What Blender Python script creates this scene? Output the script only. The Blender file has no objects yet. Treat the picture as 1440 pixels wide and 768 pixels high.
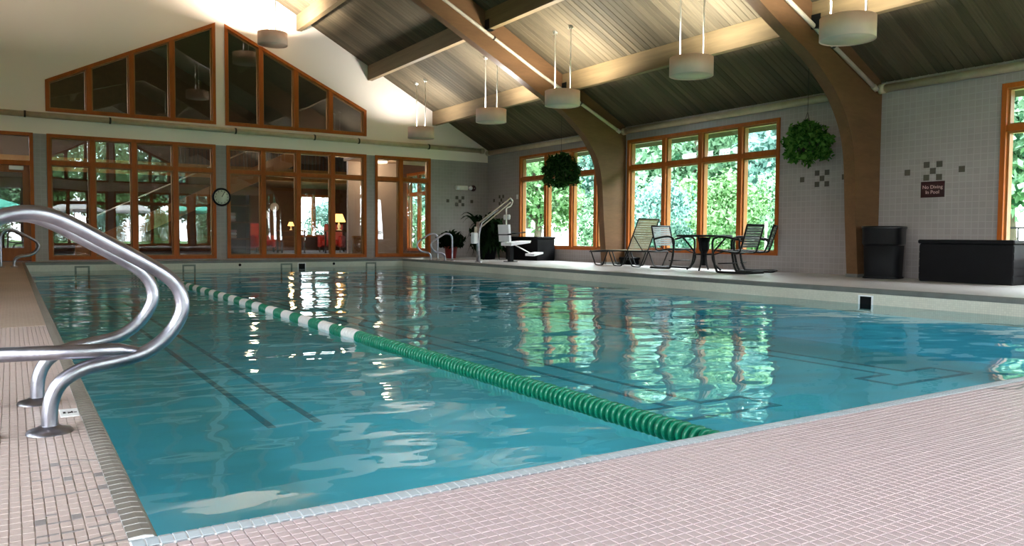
import bpy, math, random
import numpy as np
from mathutils import Vector, Matrix
random.seed(7); RNG = np.random.default_rng(7)
SC = bpy.context.scene
COL = SC.collection

# ------------------------------------------------------------------ camera
F = 1103.0
def _cam():
    vx = Vector((2450 - 720, 344 - 384, F)).normalized()
    vy = Vector((15 - 720, 328 - 384, F)).normalized()
    vx = (vx - vy * vx.dot(vy)).normalized()
    up = vx.cross(vy)
    if up.y > 0: up = -up
    right = Vector((vx.x, vy.x, up.x)); down = Vector((vx.y, vy.y, up.y)); fwd = Vector((vx.z, vy.z, up.z))
    cd = bpy.data.cameras.new('camera'); cd.sensor_width = 36; cd.lens = F / 1440 * 36
    cd.clip_start = 0.02; cd.clip_end = 400
    c = bpy.data.objects.new('camera', cd); COL.objects.link(c)
    m = Matrix.Identity(4)
    for i in range(3):
        m[i][0] = right[i]; m[i][1] = -down[i]; m[i][2] = -fwd[i]
    m[0][3], m[1][3], m[2][3] = 0, 0, 0.63
    c.matrix_world = m; SC.camera = c
_cam()

# ------------------------------------------------------------------ sky, exposure
W = bpy.data.worlds.new('sky'); SC.world = W; W.use_nodes = True
W.node_tree.nodes['Background'].inputs[0].default_value = (0.90, 0.95, 1.0, 1)
W.node_tree.nodes['Background'].inputs[1].default_value = 15.0
SC.view_settings.view_transform = 'Standard'; SC.view_settings.look = 'None'
SC.view_settings.exposure = 0.72; SC.view_settings.gamma = 1.0; SC.view_settings.use_curve_mapping = False
SC.cycles.use_denoising = True
SC.cycles.max_bounces = 9; SC.cycles.diffuse_bounces = 5; SC.cycles.glossy_bounces = 4
SC.cycles.transmission_bounces = 4; SC.cycles.transparent_max_bounces = 24
SC.cycles.sample_clamp_indirect = 6.0
SC.cycles.caustics_reflective = False; SC.cycles.caustics_refractive = False
LAMP_W = 62.0       # pendant up-light power

# ------------------------------------------------------------------ key dimensions (metres)
YF, YN, RX, LX, RIDGE = 20.6, -4.9, 12.26, -3.40, 4.43
PX0, PX1, PY0, PY1 = 0.22, 9.12, 1.76, 19.9        # pool
WATER, PFLOOR = -0.20, -0.75
ARCH_Y = [(14.23, 14.43), (7.79, 7.99), (1.35, 1.55)]
def deck_z(x):
    if x < RIDGE: return 7.441 - 0.30 * (RIDGE - x)     # shallower, higher slope over the side deck
    return 6.137 - 0.539 * (x - 6.85)

# ------------------------------------------------------------------ helpers
class MB:
    def __init__(s): s.v = []; s.f = []; s.smooth = []
    def add(s, vs, fs, sm=False):
        o = len(s.v); s.v += [tuple(p) for p in vs]
        for f in fs: s.f.append(tuple(i + o for i in f)); s.smooth.append(sm)
        return s
    def box(s, x0, x1, y0, y1, z0, z1, bev=0):
        if bev:
            return s.bevbox(x0, x1, y0, y1, z0, z1, bev)
        v = [(x, y, z) for z in (z0, z1) for y in (y0, y1) for x in (x0, x1)]
        return s.add(v, [(0, 2, 3, 1), (4, 5, 7, 6), (0, 1, 5, 4), (2, 6, 7, 3), (0, 4, 6, 2), (1, 3, 7, 5)])
    def bevbox(s, x0, x1, y0, y1, z0, z1, b):
        # box with bevelled top and side edges (stacked octagon rings)
        def ring(z, i):
            X0, X1, Y0, Y1 = x0 + i, x1 - i, y0 + i, y1 - i
            return [(X0 + b, Y0, z), (X1 - b, Y0, z), (X1, Y0 + b, z), (X1, Y1 - b, z), (X1 - b, Y1, z), (X0 + b, Y1, z), (X0, Y1 - b, z), (X0, Y0 + b, z)]
        rs = [ring(z0, b), ring(z0 + b, 0), ring(z1 - b, 0), ring(z1, b)]
        v = sum(rs, []); f = [tuple(range(7, -1, -1)), tuple(24 + i for i in range(8))]
        for k in range(3):
            for i in range(8):
                j = (i + 1) % 8; f.append((k * 8 + i, k * 8 + j, k * 8 + 8 + j, k * 8 + 8 + i))
        return s.add(v, f)
    def prism(s, poly, axis, a0, a1):
        # poly: 2D convex outline extruded along axis ('x': (y,z), 'y': (x,z), 'z': (x,y))
        n = len(poly)
        def P(p, a): return {'x': (a, p[0], p[1]), 'y': (p[0], a, p[1]), 'z': (p[0], p[1], a)}[axis]
        v = [P(p, a0) for p in poly] + [P(p, a1) for p in poly]
        f = [tuple(range(n)), tuple(range(2 * n - 1, n - 1, -1))]
        for i in range(n):
            j = (i + 1) % n; f.append((i, i + n, j + n, j))
        return s.add(v, f)
    def strip(s, a, b, y0, y1):
        # quad strip between outlines a and b (x,z lists), extruded in y
        n = len(a); v = [(p[0], y0, p[1]) for p in a] + [(p[0], y0, p[1]) for p in b] + [(p[0], y1, p[1]) for p in a] + [(p[0], y1, p[1]) for p in b]
        f = []
        for i in range(n - 1):
            f += [(i, i + 1, n + i + 1, n + i), (2 * n + i, 3 * n + i, 3 * n + i + 1, 2 * n + i + 1),
                  (i, 2 * n + i, 2 * n + i + 1, i + 1), (n + i, n + i + 1, 3 * n + i + 1, 3 * n + i)]
        f += [(0, n, 3 * n, 2 * n), (n - 1, 3 * n - 1, 4 * n - 1, 2 * n - 1)]
        return s.add(v, f)
    def tube(s, pts, r, seg=10, closed=False, cap=True):
        pts = [Vector(p) for p in pts]; n = len(pts); rr = r if isinstance(r, (list, tuple)) else [r] * n
        ts = []
        for i in range(n):
            a = pts[(i - 1) % n] if (closed or i > 0) else pts[i]; b = pts[(i + 1) % n] if (closed or i < n - 1) else pts[i]
            ts.append((b - a).normalized())
        ref = Vector((0, 0, 1)) if abs(ts[0].z) < 0.9 else Vector((1, 0, 0))
        u = (ref - ts[0] * ref.dot(ts[0])).normalized(); v = []; f = []
        for i in range(n):
            u = (u - ts[i] * u.dot(ts[i])).normalized(); w = ts[i].cross(u)
            for k in range(seg):
                t = 2 * math.pi * k / seg; v.append(pts[i] + (u * math.cos(t) + w * math.sin(t)) * rr[i])
        m = n if closed else n - 1
        for i in range(m):
            for k in range(seg):
                l = (k + 1) % seg; j = (i + 1) % n; f.append((i * seg + k, i * seg + l, j * seg + l, j * seg + k))
        s.add(v, f, True)
        if cap and not closed:
            o = len(s.v) - n * seg
            s.f.append(tuple(o + k for k in range(seg - 1, -1, -1))); s.smooth.append(False)
            s.f.append(tuple(o + (n - 1) * seg + k for k in range(seg))); s.smooth.append(False)
        return s
    def lathe(s, prof, c=(0, 0, 0), seg=20, axis='z'):
        v = []; f = []; n = len(prof)
        for k in range(seg):
            t = 2 * math.pi * k / seg
            for r, h in prof:
                p = (r * math.cos(t), r * math.sin(t), h)
                if axis == 'y': p = (p[0], p[2], p[1])
                if axis == 'x': p = (p[2], p[0], p[1])
                v.append((p[0] + c[0], p[1] + c[1], p[2] + c[2]))
        for k in range(seg):
            l = (k + 1) % seg
            for i in range(n - 1):
                f.append((k * n + i, l * n + i, l * n + i + 1, k * n + i + 1))
        return s.add(v, f, seg > 12)
    def build(s, name, mat, parent=None, loc=None):
        me = bpy.data.meshes.new(name); me.from_pydata(s.v, [], s.f)
        me.polygons.foreach_set('use_smooth', s.smooth); me.update()
        me.materials.append(mat)
        return link(name, me, parent, loc)
def link(name, me, parent=None, loc=None):
    o = bpy.data.objects.new(name, me); COL.objects.link(o)
    if loc is not None: o.location = loc
    if parent is not None: o.parent = parent
    return o
def tag(o, label, cat=None, group=None, kind=None):
    o['label'] = label
    if cat: o['category'] = cat
    if group: o['group'] = group
    if kind: o['kind'] = kind
    return o
def thing(name, label, cat, loc=(0, 0, 0), rz=0.0, group=None, kind=None):
    o = bpy.data.objects.new(name, None); COL.objects.link(o); o.empty_display_size = 0.1
    o.location = loc; o.rotation_euler = (0, 0, rz)
    return tag(o, label, cat, group, kind)
def struct(name, label, loc=(0, 0, 0), rz=0.0): return thing(name, label, None, loc, rz, kind='structure')
def copy_tree(o, parent=None):
    c = o.copy(); COL.objects.link(c)
    if parent is not None: c.parent = parent
    for ch in list(o.children): copy_tree(ch, c)
    return c
def place(o, loc, rz, label, scale=None):
    o.location = loc; o.rotation_euler = (0, 0, rz); o['label'] = label
    if scale: o.scale = (scale,) * 3
    return o
def spline(pts, k=6):
    pts = [Vector(p) for p in pts]; out = []
    for i in range(len(pts) - 1):
        p0 = pts[max(i - 1, 0)]; p1 = pts[i]; p2 = pts[i + 1]; p3 = pts[min(i + 2, len(pts) - 1)]
        for j in range(k):
            t = j / k
            out.append(0.5 * ((2 * p1) + (p2 - p0) * t + (2 * p0 - 5 * p1 + 4 * p2 - p3) * t * t + (3 * p1 - p0 - 3 * p2 + p3) * t ** 3))
    return out + [pts[-1]]

# ------------------------------------------------------------------ materials
MATS = {}
class NT:
    def __init__(s, name):
        s.m = bpy.data.materials.new(name); s.m.use_nodes = True; s.t = s.m.node_tree
        s.b = s.t.nodes['Principled BSDF']; s.o = s.t.nodes['Material Output']; MATS[name] = s.m
    def n(s, typ, **kw):
        nd = s.t.nodes.new(typ)
        for k, v in kw.items():
            if k.startswith('i_'):
                nd.inputs[k[2:].replace('_', ' ')].default_value = v
            else: setattr(nd, k, v)
        return nd
    def l(s, a, b): s.t.links.new(a, b); return s
    def pos(s, scale=(1, 1, 1), rot=(0, 0, 0), obj=False):
        mp = s.n('ShaderNodeMapping'); mp.inputs['Scale'].default_value = scale; mp.inputs['Rotation'].default_value = rot
        src = s.n('ShaderNodeTexCoord').outputs['Object'] if obj else s.n('ShaderNodeNewGeometry').outputs['Position']
        s.l(src, mp.inputs['Vector']); return mp.outputs['Vector']
    def noise(s, vec, scale, detail=3, rough=0.5):
        n = s.n('ShaderNodeTexNoise'); n.inputs['Scale'].default_value = scale; n.inputs['Detail'].default_value = detail
        n.inputs['Roughness'].default_value = rough; s.l(vec, n.inputs['Vector']); return n.outputs['Fac']
    def ramp(s, fac, cols, pos=None):
        r = s.n('ShaderNodeValToRGB'); e = r.color_ramp.elements
        while len(e) < len(cols): e.new(0.5)
        for i, c in enumerate(cols):
            e[i].position = pos[i] if pos else i / (len(cols) - 1); e[i].color = (*c, 1)
        s.l(fac, r.inputs['Fac']); return r.outputs['Color']
    def mix(s, fac, a, b, mode='MIX'):
        m = s.n('ShaderNodeMix', data_type='RGBA', blend_type=mode)
        if isinstance(fac, (int, float)): m.inputs[0].default_value = fac
        else: s.l(fac, m.inputs[0])
        for i, x in ((6, a), (7, b)):
            if isinstance(x, tuple): m.inputs[i].default_value = (*x, 1)
            else: s.l(x, m.inputs[i])
        return m.outputs[2]
    def math(s, op, a, b=None):
        m = s.n('ShaderNodeMath', operation=op)
        for i, x in ((0, a), (1, b)):
            if x is None: continue
            if isinstance(x, (int, float)): m.inputs[i].default_value = x
            else: s.l(x, m.inputs[i])
        return m.outputs[0]
    def bump(s, h, strength=0.3, dist=0.01):
        b = s.n('ShaderNodeBump'); b.inputs['Strength'].default_value = strength; b.inputs['Distance'].default_value = dist
        s.l(h, b.inputs['Height']); s.l(b.outputs['Normal'], s.b.inputs['Normal']); return b.outputs['Normal']
    def col(s, c): 
        if isinstance(c, tuple): s.b.inputs['Base Color'].default_value = (*c, 1)
        else: s.l(c, s.b.inputs['Base Color'])
        return s
    def fin(s, rough=0.5, metal=0.0, spec=None):
        s.b.inputs['Roughness'].default_value = rough; s.b.inputs['Metallic'].default_value = metal
        if spec is not None: s.b.inputs['Specular IOR Level'].default_value = spec
        return s.m
def plain(name, c, rough=0.5, metal=0.0, var=0.12, scale=6.0, spec=None):
    t = NT(name); n = t.noise(t.pos(), scale, 3)
    t.col(t.ramp(n, [tuple(x * (1 - var) for x in c), tuple(min(1, x * (1 + var)) for x in c)], [0.3, 0.7]))
    return t.fin(rough, metal, spec)
def wood(name, c, rough=0.45, stretch=(1, 1, 1), var=0.3, scale=5, rnd=0.0, spec=0.2):
    t = NT(name); v = t.pos(stretch)
    n = t.noise(v, scale, 5, 0.6); n2 = t.noise(v, scale * 5, 3)
    f = t.math('ADD', t.math('MULTIPLY', n, 0.7), t.math('MULTIPLY', n2, 0.3))
    c2 = t.ramp(f, [tuple(x * (1 - var) for x in c), c, tuple(min(1, x * (1 + var)) for x in c)], [0.3, 0.5, 0.7])
    if rnd:
        oi = t.n('ShaderNodeObjectInfo'); r = t.ramp(oi.outputs['Random'], [(1 - rnd,) * 3, (1 + rnd * .6,) * 3])
        c2 = t.mix(1.0, c2, r, 'MULTIPLY')
    t.col(c2); t.bump(n2, 0.15, 0.004); return t.fin(rough, 0.0, spec)
def tiles(name, c, grout, size, axes, mortar=0.06, var=0.06, rough=0.3, zsplit=None, upper=None, off=(0, 0)):
    t = NT(name); g = t.n('ShaderNodeNewGeometry'); sep = t.n('ShaderNodeSeparateXYZ'); t.l(g.outputs['Position'], sep.inputs[0])
    cmb = t.n('ShaderNodeCombineXYZ')
    for i, a in enumerate(axes): t.l(t.math('ADD', sep.outputs[a], 50.0 + off[i]), cmb.inputs[i])
    br = t.n('ShaderNodeTexBrick'); br.offset = 0.0; br.inputs['Scale'].default_value = 1.0
    br.inputs['Brick Width'].default_value = size[0]; br.inputs['Row Height'].default_value = size[1]
    br.inputs['Mortar Size'].default_value = mortar * min(size); br.inputs['Mortar Smooth'].default_value = 0.3
    br.inputs['Color1'].default_value = (*[x * (1 - var) for x in c], 1); br.inputs['Color2'].default_value = (*[x * (1 + var) for x in c], 1)
    br.inputs['Mortar'].default_value = (*grout, 1); t.l(cmb.outputs[0], br.inputs['Vector'])
    n = t.noise(t.pos(), 0.8, 4); col = t.mix(1.0, br.outputs['Color'], t.ramp(n, [(0.86, 0.85, 0.84), (1.08, 1.08, 1.08)], [0.3, 0.7]), 'MULTIPLY')
    if zsplit is not None:
        up = t.math('GREATER_THAN', sep.outputs[2], zsplit); col = t.mix(up, col, upper)
    t.col(col)
    if zsplit is None:
        inv = t.math('SUBTRACT', 1.0, br.outputs['Fac']); t.bump(inv, 0.4, 0.002)
    return t.fin(rough)
def emit(name, c, strength):
    t = NT(name); e = t.n('ShaderNodeEmission'); e.inputs[0].default_value = (*c, 1); e.inputs[1].default_value = strength
    t.l(e.outputs[0], t.o.inputs['Surface']); return t.m
def schlick(t, ior, normal=None):
    # two-sided Fresnel (the same from above and below, inside and outside)
    f0 = ((ior - 1) / (ior + 1)) ** 2; lw = t.n('ShaderNodeLayerWeight'); lw.inputs['Blend'].default_value = 0.5
    if normal is not None: t.l(normal, lw.inputs['Normal'])
    return t.math('ADD', t.math('MULTIPLY', t.math('POWER', lw.outputs['Facing'], 5.0), 1 - f0), f0)
def glass(name, tint, ior):
    t = NT(name); tr = t.n('ShaderNodeBsdfTransparent'); tr.inputs[0].default_value = (*tint, 1)
    gl = t.n('ShaderNodeBsdfGlossy'); gl.inputs['Roughness'].default_value = 0.0
    fr = schlick(t, ior)
    n = t.noise(t.pos(), 0.9, 1); b = t.n('ShaderNodeBump'); b.inputs['Strength'].default_value = 0.25; b.inputs['Distance'].default_value = 0.006
    t.l(n, b.inputs['Height']); t.l(b.outputs[0], gl.inputs['Normal'])
    mx = t.n('ShaderNodeMixShader'); t.l(fr, mx.inputs[0]); t.l(tr.outputs[0], mx.inputs[1]); t.l(gl.outputs[0], mx.inputs[2])
    t.l(mx.outputs[0], t.o.inputs['Surface']); return t.m
def leafmat(name, c1, c2):
    t = NT(name); g = t.n('ShaderNodeNewGeometry')
    n = t.noise(t.pos(), 1.2, 2)
    f = t.math('ADD', t.math('MULTIPLY', g.outputs['Random Per Island'], 0.6), t.math('MULTIPLY', n, 0.4))
    c = t.ramp(f, [c1, c2], [0.25, 0.75])
    d = t.n('ShaderNodeBsdfDiffuse'); r = t.n('ShaderNodeBsdfTranslucent'); t.l(c, d.inputs[0]); t.l(c, r.inputs[0])
    mx = t.n('ShaderNodeMixShader'); mx.inputs[0].default_value = 0.4; t.l(d.outputs[0], mx.inputs[1]); t.l(r.outputs[0], mx.inputs[2])
    t.l(mx.outputs[0], t.o.inputs['Surface']); return t.m

M_FRAME = wood('frame wood', (0.36, 0.090, 0.012), 0.45, (1, 1, 0.15), 0.25, 8)
M_SASH = wood('sash wood', (0.30, 0.125, 0.035), 0.4, (1, 1, 0.15), 0.25, 8)
M_DOOR = wood('door wood', (0.30, 0.10, 0.03), 0.35, (1, 1, 0.12), 0.3, 6)
M_ARCH = wood('glulam timber', (0.135, 0.068, 0.031), 0.55, (0.6, 2, 2.5), 0.22, 2.2)
M_PURLIN = wood('purlin timber', (0.185, 0.125, 0.064), 0.55, (2, 0.2, 4), 0.22, 3)
M_BOARD = wood('ceiling board wood', (0.094, 0.071, 0.043), 0.75, (0.35, 12, 0.35), 0.3, 3, rnd=0.28)
M_ROOF = plain('roof underlay', (0.05, 0.03, 0.018), 0.8)
M_WALLR = tiles('wall tile grey', (0.31, 0.272, 0.26), (0.36, 0.32, 0.305), (0.1016, 0.1016), (1, 2), 0.07, 0.04, 0.3)
M_WALLF = tiles('far wall tile and paint', (0.285, 0.255, 0.235), (0.325, 0.295, 0.275), (0.1016, 0.1016), (0, 2), 0.07, 0.04, 0.35, 2.86, (0.90, 0.78, 0.69))
M_PAINT = plain('white paint', (0.78, 0.74, 0.70), 0.7, var=0.03)
M_GROUT = plain('deck grout', (0.66, 0.58, 0.59), 0.8, var=0.12, scale=20)
M_GROUTL = plain('side deck grout', (0.56, 0.50, 0.47), 0.8, var=0.15, scale=20)
TX, TY = 0.0265, 0.0285
LTX, LTY = 0.0232, 0.040
M_DECK = tiles('deck mosaic', (0.53, 0.415, 0.43), (0.62, 0.54, 0.55), (TX, TY), (0, 1), 0.09, 0.06, 0.45)
M_DECKR = tiles('side deck mosaic', (0.50, 0.475, 0.46), (0.55, 0.53, 0.52), (0.0265, 0.0265), (0, 1), 0.09, 0.06, 0.3)
def tilemat(name, c, rnd):
    t = NT(name); g = t.n('ShaderNodeNewGeometry'); n = t.noise(t.pos(), 1.1, 3); n2 = t.noise(t.pos(), 90, 2)
    f = t.math('ADD', t.math('MULTIPLY', g.outputs['Random Per Island'], 0.45), t.math('MULTIPLY', n, 0.55))
    c0 = t.ramp(f, [tuple(x * (1 - rnd) for x in c), tuple(x * (1 + rnd) for x in c)], [0.2, 0.8])
    t.col(t.mix(0.12, c0, t.ramp(n2, [(0.3, 0.26, 0.25), (0.7, 0.62, 0.6)]))); return t.fin(0.42)
M_TILE = tilemat('pink deck tile', (0.535, 0.415, 0.435), 0.022)
M_TILEL = tilemat('side deck tile', (0.50, 0.39, 0.365), 0.03)
M_TDARK = plain('grey marker tile', (0.25, 0.22, 0.22), 0.45)
M_COPE = tilemat('coping tile blue grey', (0.42, 0.49, 0.55), 0.07)
M_COPEL = tilemat('coping tile grey tan', (0.15, 0.135, 0.115), 0.15)
M_COPED = plain('coping tile dark grey', (0.14, 0.145, 0.135), 0.4)
M_POOLW = tiles('pool wall tile', (0.66, 0.62, 0.52), (0.56, 0.53, 0.46), (0.025, 0.025), (1, 2), 0.08, 0.05, 0.3)
M_POOLF = plain('pool plaster', (0.24, 0.78, 0.97), 0.6, var=0.08, scale=1.0)
M_PLINE = plain('pool line tile', (0.08, 0.32, 0.42), 0.5)
M_DECO = plain('dark accent tile', (0.085, 0.074, 0.058), 0.5, spec=0.2)
M_MARK = plain('green grey marker tile', (0.17, 0.20, 0.17), 0.4)
M_BLACK = plain('black plastic', (0.005, 0.005, 0.006), 0.6, var=0.2, spec=0.15)
M_BLACKM = plain('black metal', (0.006, 0.007, 0.007), 0.5, var=0.1, spec=0.2)
M_CHROME = None
def _steel():
    t = NT('brushed steel'); v = t.pos((1, 1, 1)); n = t.noise(v, 60, 4, 0.7); n2 = t.noise(v, 14, 3)
    t.col(t.ramp(n2, [(0.27, 0.265, 0.31), (0.44, 0.43, 0.48)], [0.3, 0.7])); t.l(t.ramp(n, [(0.22,) * 3, (0.42,) * 3]), t.b.inputs['Roughness'])
    t.b.inputs['Metallic'].default_value = 1.0; return t.m
M_STEEL = _steel()
M_PIPE = plain('beige pipe paint', (0.50, 0.40, 0.27), 0.5)
M_PIPEA = plain('pale pipe paint', (0.50, 0.42, 0.33), 0.45)
M_LAMP = plain('lamp shade beige', (0.74, 0.50, 0.41), 0.6, var=0.05)
M_LAMPB = plain('lamp diffuser', (0.62, 0.45, 0.36), 0.5, var=0.04)
M_LAMPI = plain('lamp inner white', (0.8, 0.78, 0.72), 0.6, var=0.03)
M_ROD = plain('white rod', (0.72, 0.70, 0.64), 0.4, var=0.05)
M_WHITE = plain('white plastic', (0.80, 0.80, 0.82), 0.35, var=0.04)
M_STRAP = plain('tan vinyl strap', (0.24, 0.21, 0.12), 0.5, var=0.1)
M_STRAPG = plain('grey vinyl strap', (0.15, 0.175, 0.17), 0.5, var=0.1)
M_GREEN = plain('green float', (0.002, 0.17, 0.09), 0.3, var=0.15, scale=30)
M_FWHITE = plain('white float', (0.78, 0.74, 0.72), 0.35, var=0.06, scale=30)
M_ROPE = plain('rope dark', (0.006, 0.02, 0.015), 0.6)
M_LEAF = leafmat('hanging plant leaf', (0.02, 0.075, 0.012), (0.12, 0.27, 0.05))
M_LEAF2 = leafmat('dark fern leaf', (0.008, 0.028, 0.008), (0.04, 0.09, 0.025))
M_LEAFD = leafmat('dark plant leaf', (0.004, 0.009, 0.004), (0.012, 0.026, 0.010))
M_LEAFO = leafmat('tree leaf', (0.02, 0.075, 0.035), (0.34, 0.56, 0.36))
M_LEAFT = leafmat('blue green leaf', (0.03, 0.10, 0.08), (0.38, 0.60, 0.53))
M_LEAFY = leafmat('yellow green leaf', (0.03, 0.09, 0.02), (0.31, 0.53, 0.27))
M_BARK = wood('bark', (0.10, 0.08, 0.06), 0.9, (3, 3, 0.5), 0.4, 4)
M_GRASS = plain('lawn', (0.10, 0.24, 0.06), 0.9, var=0.4, scale=2)
M_PAVE = plain('pale paving', (0.62, 0.60, 0.58), 0.8, var=0.1)
M_POTR = plain('red pot', (0.22, 0.02, 0.015), 0.5)
M_SOIL = plain('soil', (0.03, 0.02, 0.015), 0.9)
M_SIGN = plain('maroon sign', (0.030, 0.005, 0.006), 0.4, var=0.1)
M_LETTER = plain('sign lettering', (0.62, 0.42, 0.40), 0.4, var=0.05)
M_CFACE = plain('clock face', (0.62, 0.66, 0.52), 0.4, var=0.03)
M_GLASS = glass('window glass', (0.97, 0.985, 0.985), 1.45)
M_GLASSF = glass('lounge window glass', (0.93, 0.94, 0.94), 1.62)
M_PLANK = wood('lounge plank', (0.13, 0.052, 0.022), 0.5, (0.3, 1, 3), 0.35, 3, rnd=0.25)
M_LWALL = plain('lounge wall', (0.085, 0.036, 0.018), 0.7)
M_LFLOOR = plain('lounge carpet', (0.10, 0.08, 0.09), 0.95, var=0.25, scale=15)
M_RED = plain('red leather', (0.28, 0.018, 0.014), 0.45, var=0.2)
M_RAIL = plain('dark railing', (0.03, 0.018, 0.012), 0.5)
M_SHADE = emit('lamp shade glow', (1.0, 0.52, 0.12), 2.6)
M_CEILGLOW = emit('ceiling lamp glow', (1.0, 0.75, 0.45), 4.0)
M_BULB = emit('uplight bulb', (1.0, 0.86, 0.62), 6.0)
def _water():
    t = NT('pool water')
    g = t.n('ShaderNodeNewGeometry'); mp = t.n('ShaderNodeMapping'); mp.inputs['Scale'].default_value = (0.75, 1.15, 1)
    mp.inputs['Rotation'].default_value = (0, 0, 0.5); t.l(g.outputs['Position'], mp.inputs[0])
    a = t.noise(mp.outputs[0], 1.3, 2, 0.45); b = t.noise(mp.outputs[0], 4.2, 2, 0.4); c = t.noise(mp.outputs[0], 0.45, 1)
    h = t.math('ADD', t.math('MULTIPLY', a, 0.036), t.math('MULTIPLY', b, 0.0035)); h = t.math('ADD', h, t.math('MULTIPLY', c, 0.05))
    bm = t.n('ShaderNodeBump'); bm.inputs['Strength'].default_value = 1.0; bm.inputs['Distance'].default_value = 1.0; t.l(h, bm.inputs['Height'])
    tr = t.n('ShaderNodeBsdfTransparent'); tr.inputs[0].default_value = (0.62, 0.94, 1.0, 1)
    gl = t.n('ShaderNodeBsdfGlossy'); gl.inputs['Roughness'].default_value = 0.01; t.l(bm.outputs[0], gl.inputs['Normal'])
    fr = schlick(t, 1.36, bm.outputs[0])
    mx = t.n('ShaderNodeMixShader'); t.l(fr, mx.inputs[0]); t.l(tr.outputs[0], mx.inputs[1]); t.l(gl.outputs[0], mx.inputs[2])
    t.l(mx.outputs[0], t.o.inputs['Surface']); return t.m
M_WATER = _water()

# ================================================================== STRUCTURE
# ---- deck around the pool: slab with grout-coloured top; textured mosaic beyond the built tiles
floor = struct('floor', 'pale mosaic tiled pool deck around the pool')
BW = 0.06   # coping width
NEAR_X, NEAR_Y = (-1.0, 5.2), (0.1, PY0 - BW)           # near region with built tiles
LEFT_X, LEFT_Y = (-0.62, 0.1936), (PY0 - BW, 6.2)  # side region with built tiles
ZG = -0.0025
def slab(name, mat, x0, x1, y0, y1, z1, z0=-0.30): return MB().box(x0, x1, y0, y1, z0, z1).build(name, mat, floor)
slab('near_deck', M_DECK, LX, NEAR_X[0], YN, PY0 - BW, 0); slab('near_deck', M_DECK, NEAR_X[1], RX, YN, PY0 - BW, 0)
slab('near_deck', M_DECK, NEAR_X[0], NEAR_X[1], YN, NEAR_Y[0], 0)
slab('near_deck_bed', M_GROUT, NEAR_X[0], NEAR_X[1], NEAR_Y[0], NEAR_Y[1], ZG)
M_DECKL = tiles('left deck mosaic', (0.52, 0.40, 0.335), (0.57, 0.47, 0.41), (LTX, LTY), (0, 1), 0.09, 0.06, 0.45)
slab('left_deck', M_DECKL, LX, LEFT_X[0], PY0 - BW, YF, 0)
slab('left_deck', M_DECKL, LEFT_X[0], PX0 - 0.028, LEFT_Y[1], YF, 0)
slab('left_deck_bed', M_GROUTL, LEFT_X[0], PX0 - 0.028, LEFT_Y[0], LEFT_Y[1], ZG)
slab('right_deck', M_DECKR, PX1 + BW, RX, PY0 - BW, YF, 0)
slab('far_deck', M_DECKR, PX0 - 0.028, PX1 + BW, PY1 + BW, YF, 0)

# built mosaic tiles: every one its own box; the 300 that show largest are parts, the rest one joined part
R_ = SC.camera.matrix_world.to_3x3(); RT = R_.transposed(); C0 = SC.camera.matrix_world.translation
def px(p):
    q = RT @ (Vector(p) - C0)
    return (720 + F * q.x / -q.z, 384 - F * q.y / -q.z, -q.z) if q.z < -0.05 else (-9e9, 0, 9e9)
def tile_field(xr, yr, tx, ty, mat, dark, n_parts, x_anchor, y_anchor, partname):
    g = 0.0011; ents = []
    i0 = math.ceil((xr[0] - x_anchor) / tx); i1 = math.floor((xr[1] - x_anchor) / tx)
    j0 = math.ceil((yr[0] - y_anchor) / ty); j1 = math.floor((yr[1] - y_anchor) / ty)
    for i in range(i0, i1):
        for j in range(j0, j1):
            x = x_anchor + i * tx; y = y_anchor + j * ty; u, v, d = px((x + tx / 2, y + ty / 2, 0))
            ents.append((d if (5 < u < 1435 and 5 < v < 764) else 1e6 + d, x, y, (i, j) in dark))
    ents.sort()
    def tb(mb, x, y, z): # box without base, slight lip
        e = 0.0008
        v = [(x + g, y + g, ZG), (x + tx - g, y + g, ZG), (x + tx - g, y + ty - g, ZG), (x + g, y + ty - g, ZG),
             (x + g + e, y + g + e, z), (x + tx - g - e, y + g + e, z), (x + tx - g - e, y + ty - g - e, z), (x + g + e, y + ty - g - e, z)]
        return mb.add(v, [(4, 5, 6, 7), (0, 1, 5, 4), (1, 2, 6, 5), (2, 3, 7, 6), (3, 0, 4, 7)])
    me = {}
    for k, m in ((False, mat), (True, M_TDARK)):
        o = tb(MB(), 0, 0, 0.0).build(partname, m, floor); me[k] = o.data; bpy.data.objects.remove(o)
    rest = MB()
    for k, (d, x, y, dk) in enumerate(ents):
        if k < n_parts or dk:
            link(partname, me[dk], floor, (x, y, random.uniform(-0.0001, 0.0001)))
        else: tb(rest, x, y, random.uniform(-0.0001, 0.0001))
    r = rest.build(partname + '_field', mat, floor); r['kind'] = 'stuff'
tile_field(NEAR_X, NEAR_Y, TX, TY, M_TILE, set(), 180, 0.194, PY0 - BW, 'deck_tile')
def side_idx(zx, zy):   # marker tile read off the photograph's corner crop, on the deck plane
    u, v = zx / 4.573, 600 + zy / 4.573
    d = R_ @ Vector(((u - 720) / F, -(v - 384) / F, -1)); t = -0.63 / d.z; return d.x * t, d.y * t
XA, YA = 0.031, 1.832
dark = set()
for q in [(350, 240), (435, 335), (635, 305), (668, 395), (495, 575), (255, 610), (715, 528)]:
    x, y = side_idx(*q); dark.add((math.floor((x - XA) / LTX), math.floor((y - YA) / LTY)))
tile_field(LEFT_X, LEFT_Y, LTX, LTY, M_TILEL, dark, 110, XA, YA, 'side_deck_tile')
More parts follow.
